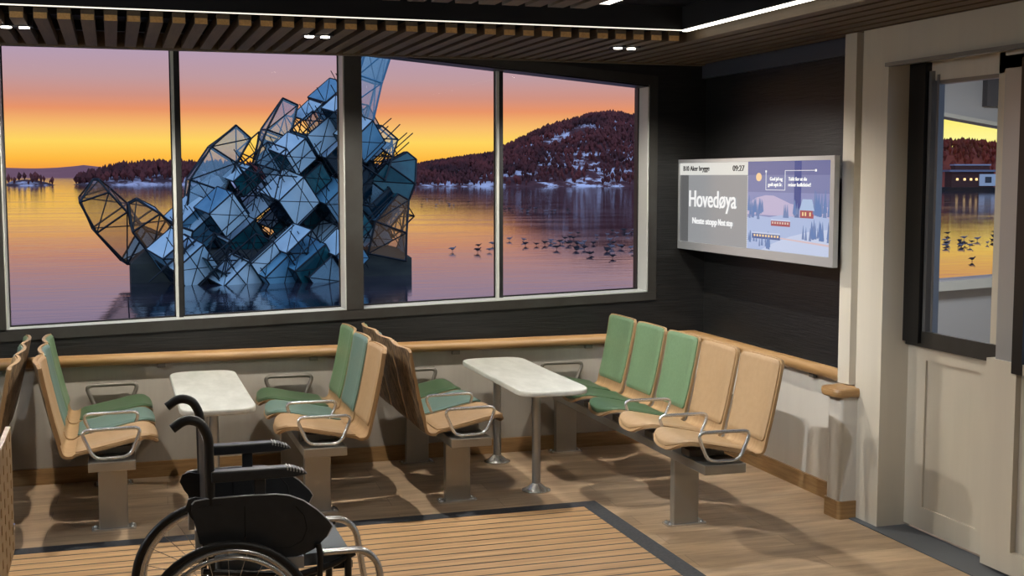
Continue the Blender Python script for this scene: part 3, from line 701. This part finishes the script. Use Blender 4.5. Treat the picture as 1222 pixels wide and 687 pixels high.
red = em('screen_red_house', (160,72,84)); lit = em('screen_lit_window', (245,214,160)); blue = em('screen_deep_blue', (40,66,140))
panel(6.483, 6.56, 1.70, 1.988, blue, 'blue_band', .0032, dsp)
panel(6.50, 6.55, 1.655, 1.71, tmd, 'tower', .004, dsp)
poly([(6.34,1.655),(6.487,1.655),(6.487,1.70),(6.34,1.70)], red, 'red_house', .0045)
poly([(6.33,1.70),(6.495,1.70),(6.46,1.765),(6.36,1.765)], em('screen_roof', (170,194,228)), 'snowy_roof', .005)
for y in (6.375, 6.425, 6.455): panel(y-.007, y+.007, 1.668, 1.69, lit, 'lit_window', .0055, dsp)
panel(6.60, 6.825, 1.597, 1.630, red, 'red_tram', .0045, dsp); panel(6.60, 6.825, 1.628, 1.638, snow2, 'tram_roof', .005, dsp)
for k in range(7): panel(6.615+k*.03, 6.632+k*.03, 1.610, 1.622, em('screen_tram_window', (220,190,180)) if k == 0 else bpy.data.materials['screen_tram_window'], 'tram_window', .0055, dsp)
trn = em('screen_blue_tram', (70,92,150)); panel(6.715, 7.06, 1.512, 1.545, trn, 'blue_tram', .0045, dsp); panel(6.715, 7.06, 1.543, 1.552, snow2, 'tram_roof', .005, dsp)
for k in range(9): panel(6.73+k*.036, 6.75+k*.036, 1.525, 1.538, lit, 'tram_window', .0055, dsp)
c = S(6.988, 1.893, .004); v = [c+Vector((0, .034*math.cos(2*math.pi*k/24), .026*math.sin(2*math.pi*k/24))) for k in range(24)]
MB().add(v + [p+Vector((.003, 0, 0)) for p in v], [tuple(range(24))]+[(k, (k+1)%24, 24+(k+1)%24, 24+k) for k in range(24)]).build('moon', em('screen_moon', (250,212,160)), dsp)
wht = em('screen_text_white', (240,240,240), 1.0); drk = em('screen_text_dark', (60,60,62), .6)
ln = MB()
for (y0, z0, y1, z1) in ((6.895, 1.925, 6.895, 1.815), (6.895, 1.815, 6.665, 1.815), (6.665, 1.815, 6.665, 1.932), (6.665, 1.932, 6.32, 1.932)):
    ln.tube([S(y0, z0, .005), S(y1, z1, .005)], .0018, 6)
ln.cbox(S(6.32, 1.932, .005), (.004, .014, .014)); ln.cbox(S(6.895, 1.928, .005), (.004, .012, .012))
ln.build('bubble_line', wht, dsp)
dsl = MB()
for k in range(34): dsl.cbox(S(7.13, 1.45+k*.0135, .004), (.002, .004, .006))
dsl.build('divider', wht, dsp)
def text(s, y, z, h, width, m, bold=0, par=dsp):
    """y, z: left end and baseline; h: cap height; width: wanted width"""
    cu = bpy.data.curves.new('lettering', 'FONT'); cu.body = s; cu.size = 1; cu.extrude = .002; cu.offset = bold
    o = bpy.data.objects.new('lettering', cu); COL.objects.link(o)
    dg_ = bpy.context.evaluated_depsgraph_get(); me = bpy.data.meshes.new_from_object(o.evaluated_get(dg_))
    bpy.data.objects.remove(o)
    xs_ = [v.co.x for v in me.vertices]; k = width/(max(xs_)-min(xs_)); x0_ = min(xs_); kz = h/.7
    for v in me.vertices:
        a, b, c_ = v.co
        v.co = (-.005 - c_, -(a-x0_)*k, b*kz)
    me.materials.clear(); me.materials.append(m)
    t = bpy.data.objects.new('lettering', me); COL.objects.link(t); t.parent = par; t.location = S(y, z); return t
text('Hovedøya', 7.968, 1.690, .112, .69, wht, .006)
text('Neste stopp', 7.915, 1.573, .042, .37, wht, .008)
text('Next stop', 7.525, 1.573, .042, .20, wht)
text('B10 Aker brygge', 8.066, 1.935, .034, .40, drk)
text('09:27', 7.33, 1.932, .036, .155, drk)
text('God jul og', 6.845, 1.872, .022, .15, wht); text('godt nytt år.', 6.868, 1.838, .022, .17, wht)
text('Takk for at du', 6.625, 1.872, .022, .205, wht); text('reiser kollektivt!', 6.625, 1.838, .022, .25, wht)
# ------------------------------------------------------------------ outside: water
def water_mat():
    m = bpy.data.materials.new('cold_fjord_water'); m.use_nodes = True; nt = m.node_tree; N = nt.nodes.new; L = nt.links.new; b = nt.nodes['Principled BSDF']
    tc = N('ShaderNodeTexCoord'); mp = N('ShaderNodeMapping'); mp.inputs['Scale'].default_value = (.05, .16, 1); mp.inputs['Rotation'].default_value[2] = R(-17); L(tc.outputs['Object'], mp.inputs[0])
    nz = N('ShaderNodeTexNoise'); nz.inputs['Scale'].default_value = 1; nz.inputs['Detail'].default_value = 8; nz.inputs['Roughness'].default_value = .62; L(mp.outputs[0], nz.inputs[0])
    cr = N('ShaderNodeValToRGB'); cr.color_ramp.elements[0].position = .44; cr.color_ramp.elements[1].position = .58
    cr.color_ramp.elements[0].color = (.012,.016,.03,1); cr.color_ramp.elements[1].color = (.07,.055,.08,1); L(nz.outputs[0], cr.inputs[0]); L(cr.outputs[0], b.inputs['Base Color'])
    r2 = N('ShaderNodeMapRange'); r2.inputs[1].default_value = .42; r2.inputs[2].default_value = .6; r2.inputs[3].default_value = .03; r2.inputs[4].default_value = .09; L(nz.outputs[0], r2.inputs[0]); L(r2.outputs[0], b.inputs['Roughness'])
    b.inputs['IOR'].default_value = 1.9; b.inputs['Specular IOR Level'].default_value = .6
    m3 = N('ShaderNodeMapping'); m3.inputs['Scale'].default_value = (.5, 1.6, 1); m3.inputs['Rotation'].default_value[2] = R(-17); L(tc.outputs['Object'], m3.inputs[0])
    n2 = N('ShaderNodeTexNoise'); n2.inputs['Scale'].default_value = 1; n2.inputs['Detail'].default_value = 5; L(m3.outputs[0], n2.inputs[0])
    bp = N('ShaderNodeBump'); bp.inputs['Strength'].default_value = .07; bp.inputs['Distance'].default_value = .10; L(n2.outputs[0], bp.inputs['Height']); L(bp.outputs[0], b.inputs['Normal'])
    return m
ZS = -1.5
wt = MB().add([(-3000, 9.2, 0), (6000, 9.2, 0), (6000, 6000, 0), (-3000, 6000, 0)], [(0,1,2,3)]).build('fjord_water', water_mat(), loc=(0, 0, ZS))
tag(wt, 'still orange and violet reflecting water of the fjord outside the windows', 'water', kind='stuff')
# ------------------------------------------------------------------ outside: land
def land_mat(name, dark, brown, snow, cover=.55, scl=.06):
    m = bpy.data.materials.new(name); m.use_nodes = True; nt = m.node_tree; N = nt.nodes.new; L = nt.links.new; b = nt.nodes['Principled BSDF']
    tc = N('ShaderNodeTexCoord'); mp = N('ShaderNodeMapping'); mp.inputs['Scale'].default_value = (scl, scl*.6, scl*3.2); L(tc.outputs['Object'], mp.inputs[0])
    nz = N('ShaderNodeTexNoise'); nz.inputs['Scale'].default_value = 1; nz.inputs['Detail'].default_value = 9; nz.inputs['Roughness'].default_value = .7; L(mp.outputs[0], nz.inputs[0])
    cr = N('ShaderNodeValToRGB'); e = cr.color_ramp.elements; e[0].position = .36; e[0].color = lin(dark); e[1].position = cover+.035; e[1].color = lin(snow)
    q = e.new(cover-.02); q.color = lin(brown); L(nz.outputs[0], cr.inputs[0]); L(cr.outputs[0], b.inputs['Base Color']); b.inputs['Roughness'].default_value = .9; return m
def ridge(name, sil, D, depth, m, rough=1.0, step=4, rows=14, seed=0):
    """land whose crest follows the silhouette (px, py), shore at depth D, crest at D+depth"""
    pts = []
    x = sil[0][0]
    def sy(x):
        for (a, b), (c, d) in zip(sil, sil[1:]):
            if a <= x <= c: t = (x-a)/(c-a); return b+(d-b)*t
        return sil[-1][1]
    cols = []
    while x <= sil[-1][0]:
        crest = at(x, sy(x), D+depth); shore = at(x, 300, D); h = crest.z-ZS
        col = []
        for i in range(rows+1):
            t = i/rows; P = Vector((shore.x+(crest.x-shore.x)*t, D+depth*t, 0))
            z = ZS-.3 + (h+.3)*(math.sin(t*math.pi/2)**.9)
            n_ = noise.fractal(Vector((P.x*.03+seed, P.y*.03, 0)), 1, 2, 5)
            z += n_*rough*h*.12*math.sin(t*math.pi)
            col.append((P.x, P.y, z))
        col.append((crest.x, D+depth*1.5, ZS-.3))
        cols.append(col); x += step
    vs = [p for c_ in cols for p in c_]; nr = len(cols[0]); fs = []
    for i in range(len(cols)-1):
        for j in range(nr-1): fs.append((i*nr+j, (i+1)*nr+j, (i+1)*nr+j+1, i*nr+j+1))
    mb = MB(); mb.add(vs, fs, True); o = mb.build(name, m); return o, cols
def forest(cols, n, hmin, hmax, m, name, label, seed=1, bias=1.0, skip=.0):
    """bare winter trees: clumps of thin twiggy crowns standing on the land"""
    rn = random.Random(seed); mb = MB(); nr = len(cols[0])-2
    for _ in range(n):
        i = rn.uniform(0, len(cols)-1.001); t = rn.random()**bias; j = t*nr
        a = int(i); b = min(int(j), nr-1); fi, fj = i-a, j-b
        P = (Vector(cols[a][b])*(1-fi)+Vector(cols[a+1][b])*fi)*(1-fj) + (Vector(cols[a][b+1])*(1-fi)+Vector(cols[a+1][b+1])*fi)*fj
        if P.z < ZS+.3: continue
        if noise.noise(Vector((P.x*.05, P.y*.05, seed))) < skip-.5: continue
        h = rn.uniform(hmin, hmax); w = h*rn.uniform(.22, .4); k = 5; th = rn.random()*6.28
        vs = [P+Vector((0, 0, -.3))]
        for q in range(k):
            aa = th+6.283*q/k; vs.append(P+Vector((math.cos(aa)*w*rn.uniform(.6, 1.1), math.sin(aa)*w*rn.uniform(.6, 1.1), h*rn.uniform(.4, .7))))
        vs.append(P+Vector((rn.uniform(-.2, .2)*w, 0, h)))
        fs = [(0, 1+q, 1+(q+1)%k) for q in range(k)] + [(k+1, 1+(q+1)%k, 1+q) for q in range(k)]
        mb.add(vs, fs)
    o = mb.build(name, m, recalc=False); tag(o, label, 'trees', kind='stuff'); return o
treeM = mat('bare_winter_trees', (118,54,52), .95, rgb2=(64,30,34), scale=(.08,.08,.08)); treeP = mat('evergreen_trees', (40,24,26), .95, rgb2=(62,32,34), scale=(.1,.1,.1))
hillM = land_mat('rocky_hillside', (70,34,38), (104,58,60), (235,228,245), .53, .10)
sil = [(360,212),(400,209),(430,206),(452,204),(480,206),(505,201),(530,197),(560,193),(590,189),(605,180),(625,172),(650,160),(680,150),(705,142),(730,139),(755,143),(775,150),(800,158),(830,172),(870,186),(920,200),(960,212)]
o, cols = ridge('wooded_hill', sil, 380, 90, hillM, 1.3, seed=3); tag(o, 'wooded rocky hill with snow patches across the water in the right window pane', 'hill')
forest(cols, 9000, 1.3, 3.0, treeM, 'hillside_forest', 'reddish bare trees covering the wooded hill across the water', 5, .7, .12)
o, c2_ = ridge('distant_shore', [(420,216),(440,208),(470,204),(500,206),(530,204),(560,206),(600,204),(640,206),(700,212)], 640, 60, hillM, 1, seed=9); tag(o, 'low dark shore seen beyond the water right of the thick window pillar', 'shore')
forest(c2_, 700, 3, 6, treeM, 'shoreline_trees', 'dark trees on the low shore right of the thick window pillar', 8, .6)
sil2 = [(84,221),(100,217),(112,213),(130,208),(150,205),(175,203),(200,203),(230,203),(262,203),(300,205),(340,207),(380,212),(400,218)]
leftM = land_mat('snowy_low_shore', (50,28,34), (84,52,58), (214,204,222), .50, .035)
o, c3_ = ridge('low_island', sil2, 480, 50, leftM, 1, seed=5); tag(o, 'low snowy island with bare trees across the water in the left panes', 'island')
forest(c3_, 1100, 2, 5, treeM, 'island_trees', 'bare reddish trees standing on the low snowy island', 11, .5)
o, c4_ = ridge('skerry', [(4,221),(14,216),(30,214),(44,215),(58,218),(66,221)], 470, 14, leftM, 1, step=2, seed=2); tag(o, 'small dark rocky islet at the far left of the water', 'islet')
forest(c4_, 30, 1.5, 3.5, treeM, 'skerry_trees', 'few bare bushes on the small rocky islet at far left', 4, .5)
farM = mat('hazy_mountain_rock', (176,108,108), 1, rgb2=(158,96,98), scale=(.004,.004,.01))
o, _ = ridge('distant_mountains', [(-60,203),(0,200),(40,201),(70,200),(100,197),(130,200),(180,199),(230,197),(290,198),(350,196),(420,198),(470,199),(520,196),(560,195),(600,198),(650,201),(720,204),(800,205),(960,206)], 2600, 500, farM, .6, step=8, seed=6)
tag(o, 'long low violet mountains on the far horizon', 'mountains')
# shore behind the vestibule window
hotM = mat('sunlit_red_forest', (128,40,22), .95, rgb2=(90,28,18), scale=(.1,.1,.1))
o, c5_ = ridge('forested_ridge', [(980,204),(1040,196),(1080,182),(1120,177),(1150,175),(1190,178),(1240,184),(1300,190)], 300, 60, land_mat('red_brown_slope', (110,36,22), (140,52,28), (150,60,34), .6, .06), 1, seed=13); tag(o, 'red lit forested ridge behind the low building seen through the door window', 'ridge')
forest(c5_, 900, 1.6, 3.4, hotM, 'ridge_trees', 'red lit trees on the ridge seen through the door window', 17, .6)
# boathouse
P0 = at(1140, 231, 235); bh = empty('harbour_building', (P0.x, 235, ZS), R(-20)); tag(bh, 'low white and dark waterfront building seen through the door window', 'building')
dk = mat('dark_red_cladding', (70,34,34), .8); wh = mat('white_cladding', (196,196,206), .7); lw = mat('lit_small_window', (250,200,130), .5, emit=1.4)
MB().box((-4, 0, 0), (12, 7, .9)).build('quay', mat('dark_quay', (30,22,26), .9), bh)
MB().box((-.6, 1, .9), (8.6, 6, 4.3)).build('wall', dk, bh); MB().box((5.4, .6, 1.2), (9.2, 6, 3.8)).build('white_annex', wh, bh)
MB().box((-1.2, .4, 4.3), (9.2, 6.4, 4.75)).build('roof', mat('grey_roof', (110,112,134), .6), bh); MB().box((.4, 2, 4.75), (8, 5, 5.7)).build('upper_storey', dk, bh); MB().box((.2, 1.8, 5.7), (8.2, 5.2, 6.0)).build('upper_roof', mat('pale_roof', (150,150,170), .6), bh)
for wx in (.4, 2.0, 3.4, 4.6): MB().box((wx, .95, 2.4), (wx+.5, 1.02, 2.9)).build('window', lw, bh)
MB().box((6.6, .55, 1.9), (8.0, .62, 3.2)).build('window', mat('dark_window', (30,34,50), .3), bh)
# ------------------------------------------------------------------ glass structure on the water
SC = empty('glass_structure', at(330, 325, 43)); SO = Vector(SC.location); SO.z = ZS; SC.location = SO
tag(SC, 'large heap of blue glass boxes and steel lattice on a concrete raft', 'sculpture')
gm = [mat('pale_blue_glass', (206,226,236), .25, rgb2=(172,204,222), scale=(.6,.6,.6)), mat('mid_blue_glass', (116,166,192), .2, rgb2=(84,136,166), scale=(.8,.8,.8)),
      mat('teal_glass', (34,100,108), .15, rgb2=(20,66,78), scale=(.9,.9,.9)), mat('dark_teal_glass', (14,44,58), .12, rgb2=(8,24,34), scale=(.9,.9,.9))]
clr = tint_mat('clear_blue_glass', (150,186,206), .42); amb = tint_mat('amber_glass', (170,110,60), .30)
frM = mat('dark_steel_lattice', (22,30,38), .5, .3); frL = mat('blue_steel_lattice', (70,120,150), .5)
def inpoly(x, y, P):
    c = False
    for i in range(len(P)):
        (a, b), (d, e) = P[i], P[i-1]
        if (b > y) != (e > y) and x < (d-a)*(y-b)/(e-b)+a: c = not c
    return c
body = [(196,300),(222,262),(262,232),(330,165),(392,122),(418,112),(432,130),(440,165),(462,200),(474,232),(466,262),(462,288),(424,294),(404,330),(330,338),(300,338),(250,336),(214,322)]
rn = random.Random(21)
th = R(-40); rot0 = Matrix.Rotation(R(16), 3, 'Z') @ Matrix.Rotation(th, 3, 'Y') @ Matrix.Rotation(R(16), 3, 'X')
bars = MB(); pv_n = 0; faces = []
def edge_bars(mb, c, d, r, rot, diag=True):
    h = Vector(d)/2
    V = [rot @ Vector((sx*h.x, sy_*h.y, sz*h.z)) + c for sx in (-1, 1) for sy_ in (-1, 1) for sz in (-1, 1)]
    for i in range(8):
        for b in (1, 2, 4):
            j = i ^ b
            if j > i: mb.tube([V[i], V[j]], r, 4, cap=False, smooth=False)
    if diag:
        for a, b in ((0, 5), (0, 3), (1, 7), (4, 1)): mb.tube([V[a], V[b]], r*.8, 4, cap=False, smooth=False)
    return V
cell = 1.12
for layer in range(2):
    for i in range(-12, 13):
        for j in range(-12, 13):
            px_, py_ = 345 + (i*math.cos(R(40)) - j*math.sin(R(40)))*37 + (layer*17)+rn.uniform(-2,2), 235 - (i*math.sin(R(40)) + j*math.cos(R(40)))*37 + layer*12+rn.uniform(-2,2)
            if not inpoly(px_, py_, body): continue
            c = at(px_, py_, 40.6 if py_ > 296 else 42.6 + layer*1.9 + rn.uniform(-1.0, 1.0))-SO
            s = cell*rn.choice((.7, .9, 1.0, 1.0))
            rot = rot0 @ Matrix.Rotation(R(rn.uniform(-3, 3)), 3, 'Y') @ Matrix.Rotation(R(rn.uniform(-4, 4)), 3, 'X')
            dim = Vector((s*rn.uniform(.9, 1.25), s, s*rn.uniform(.85, 1.1)))
            edge_bars(bars, c, dim, .028, rot)
            hgt = -(px_-345)*.64-(py_-235)*.77
            for ax, sg in ((1, -1), (2, 1), (0, -1)):
                if rn.random() < (.34 if layer == 0 else .15): continue
                n_ = Vector((0, 0, 0)); n_[ax] = sg*dim[ax]/2; d = Vector(dim)*.97; d[ax] = .02
                faces.append((c + rot @ n_, d, rot, ax, hgt))
            for _q in range(3):
                u = rot @ Vector(rn.choice(((1,0,0),(0,0,1),(0,0,1),(1,0,0)))); of = rot @ Vector((rn.uniform(-.5,.5), rn.uniform(-.8,.2), rn.uniform(-.5,.5))); bars.tube([c+of-u*1.0, c+of+u*1.0], .02, 4, cap=False, smooth=False)
bars.build('steel_lattice', frM, SC)
rn.shuffle(faces); rest = {}
for k, (c, d, rot, ax, hgt) in enumerate(faces):
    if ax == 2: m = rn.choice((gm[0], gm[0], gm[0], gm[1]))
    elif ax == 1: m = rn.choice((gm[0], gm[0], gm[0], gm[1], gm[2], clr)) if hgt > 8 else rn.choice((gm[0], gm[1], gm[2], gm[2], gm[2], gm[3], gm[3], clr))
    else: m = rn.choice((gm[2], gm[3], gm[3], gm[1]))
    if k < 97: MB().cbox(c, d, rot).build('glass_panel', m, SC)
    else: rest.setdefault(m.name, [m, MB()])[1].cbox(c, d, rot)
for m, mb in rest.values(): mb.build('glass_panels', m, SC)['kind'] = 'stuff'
def finger(path, rad, tint, tm_=None, seg=4, seed=0, name='lattice_arm'):
    rn = random.Random(seed); P = [at(*p)-SO for p in path]; rings = []
    for i, p in enumerate(P):
        t = (P[min(i+1, len(P)-1)]-P[max(i-1, 0)]).normalized(); u = t.cross(Vector((0, 1, 0))).normalized(); w = t.cross(u)
        rings.append([p+(u*math.cos(R(45+90*k))+w*math.sin(R(45+90*k)))*rad[i]*rn.uniform(.85, 1.15) for k in range(4)])
    mb = MB(); gp = MB(); gl = MB()
    for i, rg in enumerate(rings):
        for k in range(4):
            mb.tube([rg[k], rg[(k+1)%4]], .032, 4, cap=False, smooth=False)
            if i: 
                mb.tube([rings[i-1][k], rg[k]], .038, 4, cap=False, smooth=False); mb.tube([rings[i-1][k], rg[(k+1)%4]], .022, 4, cap=False, smooth=False)
                (gp if rn.random() < .55 else gl).add([rings[i-1][k], rings[i-1][(k+1)%4], rg[(k+1)%4], rg[k]], [(0,1,2,3)])
    a = mb.build(name, frM if name == 'lattice_arm' else frL, SC)
    if gp.v: gp.build('glass_skin', tint, a, recalc=False)
    if gl.v and tm_: gl.build('pale_glass_skin', tm_, a, recalc=False)
finger([(205,300,43.5),(160,292,43.4),(132,262,43.2),(114,232,43.1),(114,214,43)], [.55,.9,.95,.7,.12], amb, gm[0], seed=1)
finger([(225,292,42),(190,284,42),(172,262,41.8),(158,240,41.7)], [.6,.8,.7,.2], amb, gm[0], seed=2)
finger([(240,262,44),(248,222,44),(266,185,44),(290,158,44)], [.8,.9,.75,.45], clr, clr, seed=3)
finger([(318,200,44),(330,160,44),(346,122,44)], [.7,.65,.4], clr, clr, seed=4)
finger([(440,250,43.5),(462,225,43.2),(476,205,43),(490,186,43)], [1.1,1.0,.8,.3], clr, gm[2], seed=5)
finger([(432,200,43),(448,175,43),(462,158,43)], [1.0,.8,.5], clr, None, seed=6)
finger([(455,305,42.5),(462,270,42.5),(480,235,42.5)], [.9,.9,.3], amb, gm[1], seed=8)
finger([(405,190,43.5),(424,140,43.5),(438,95,43.5),(452,50,43.5),(460,20,43.5)], [1.0,.8,.65,.6,.55], clr, gm[0], seed=7, name='lattice_tower')
conc = mat('wet_concrete', (62,64,58), .8, rgb2=(36,40,42), scale=(.8,.8,2)); 
rb_ = MB()
for (xa, xb, ya, yb) in ((.5, 6.2, 41.6, 45.6), (7.9, 9.75, 42.0, 45.0)):
    def q(x, y, z): return Vector((x, y, z))-SO
    zt = ZS+.95; i_ = .45
    vs = [q(xa, ya, ZS-.4), q(xb, ya, ZS-.4), q(xb, yb, ZS-.4), q(xa, yb, ZS-.4), q(xa, ya, zt-.35), q(xb, ya, zt-.35), q(xb, yb, zt-.35), q(xa, yb, zt-.35), q(xa+i_, ya+i_, zt), q(xb-i_, ya+i_, zt), q(xb-i_, yb-i_, zt), q(xa+i_, yb-i_, zt)]
    rb_.add(vs, [(0,3,2,1),(0,1,5,4),(1,2,6,5),(2,3,7,6),(3,0,4,7),(4,5,9,8),(5,6,10,9),(6,7,11,10),(7,4,8,11),(8,9,10,11)])
rb_.box(Vector((6.4, 42.6, ZS-.4))-SO, Vector((8.2, 44.6, ZS+.55))-SO)
rb_.build('concrete_raft', conc, SC)
# ------------------------------------------------------------------ gulls on the ice
gw = mat('gull_white_grey', (120,112,124), .8); gd = mat('gull_dark', (44,36,44), .8)
def gull_mesh(m):
    mb = MB(); seg = 8
    prof = [(-.24,.02,.004),(-.16,.035,.03),(-.05,.075,.0),(.06,.07,.0),(.13,.04,.03),(.17,.038,.08),(.21,.03,.10),(.24,.008,.10)]
    vs = []
    for x, r, dz in prof:
        for k in range(seg): a = 2*math.pi*k/seg; vs.append((x, r*math.cos(a), .17+dz+r*math.sin(a)))
    fs = [(i*seg+k, i*seg+(k+1)%seg, (i+1)*seg+(k+1)%seg, (i+1)*seg+k) for i in range(len(prof)-1) for k in range(seg)]
    mb.add(vs, fs, True)
    for s in (-1, 1): mb.tube([(0, s*.03, .12), (.0, s*.03, 0)], .008, 5); mb.add([(.07, s*.07, .2), (-.05, s*.085, .21), (-.27, s*.03, .16), (-.05, s*.08, .15)], [(0,1,2,3)])
    return mesh_of(mb, 'gull', m)
GM = [gull_mesh(gw), gull_mesh(gd)]
def onwater(x, y): 
    d = cF + cR*(x-611)/FPX + cU*(343.5-y)/FPX; t = (ZS-CH)/d.z; return Vector((0, 0, CH))+d*t
rg = random.Random(5)
near = [(540,300),(546,300),(570,301),(571,295),(584,300),(588,293),(608,287),(625,288),(627,293),(632,288),(640,293),(650,292)] + \
       [(rg.gauss(668, 9), rg.gauss(292, 2.5)) for _ in range(12)] + [(rg.gauss(692, 8), rg.gauss(292, 2.5)) for _ in range(10)] + [(rg.gauss(728, 8), rg.gauss(296, 4)) for _ in range(10)] + \
       [(753,298),(757,302),(759,295),(704,305),(688,300),(731,308),(706,304),(680,285),(712,283)] + [(rg.gauss(685, 5), 280) for _ in range(5)] + [(rg.gauss(738, 7), rg.gauss(278, 1.5)) for _ in range(8)]
far = [(rg.uniform(500, 560), rg.uniform(238, 246)) for _ in range(12)] + [(rg.uniform(600, 680), rg.uniform(248, 254)) for _ in range(22)] + [(745,277),(757,276)]
vest = [(rg.gauss(cx, 3), rg.uniform(275, 296)) for cx in (1130, 1131, 1148, 1150, 1158, 1164, 1182, 1186) for _ in range(3)] + [(1160, 312)]
def gulls(lst, label, group, rngx, sc_=1.0):
    done = []
    for i, (x, y) in enumerate(lst):
        p = onwater(x, y)
        if any((p-q_).length < .42 for q_ in done): continue
        done.append(p)
        o = bpy.data.objects.new('gull', GM[rg.random() < .6]); COL.objects.link(o); o.location = p; o.rotation_euler.z = rg.choice((0, math.pi))+rg.uniform(-.6, .6)-R(20)
        s = sc_*rg.uniform(.55, .8); o.scale = (s, s, s); tag(o, label, 'bird', group)
gulls(near, 'small gull standing on the ice among the nearer flock in the right panes', 'gulls of the nearer flock', 0, 1.0)
gulls(far, 'tiny gull of the distant flock out on the water in the right panes', 'gulls of the distant flock', 0, 1.1)
gulls(vest, 'dark gull on the orange water seen through the door window', 'gulls seen through the door window', 0, 1.0)
# ------------------------------------------------------------------ camera and view
cam = bpy.data.cameras.new('camera'); co = bpy.data.objects.new('camera', cam); COL.objects.link(co)
cam.sensor_fit = 'HORIZONTAL'; cam.sensor_width = 36; cam.lens = 36*FPX/1222; cam.clip_start = .05; cam.clip_end = 12000
co.matrix_world = Matrix.Translation((0, 0, CH)) @ Matrix((cR, cU, -cF)).transposed().to_4x4()
s = bpy.context.scene; s.camera = co
s.view_settings.view_transform = 'Standard'; s.view_settings.look = 'None'; s.view_settings.gamma = 1; s.view_settings.use_curve_mapping = False
s.view_settings.exposure = 0
s.cycles.max_bounces = 8; s.cycles.transparent_max_bounces = 16; s.cycles.use_denoising = True
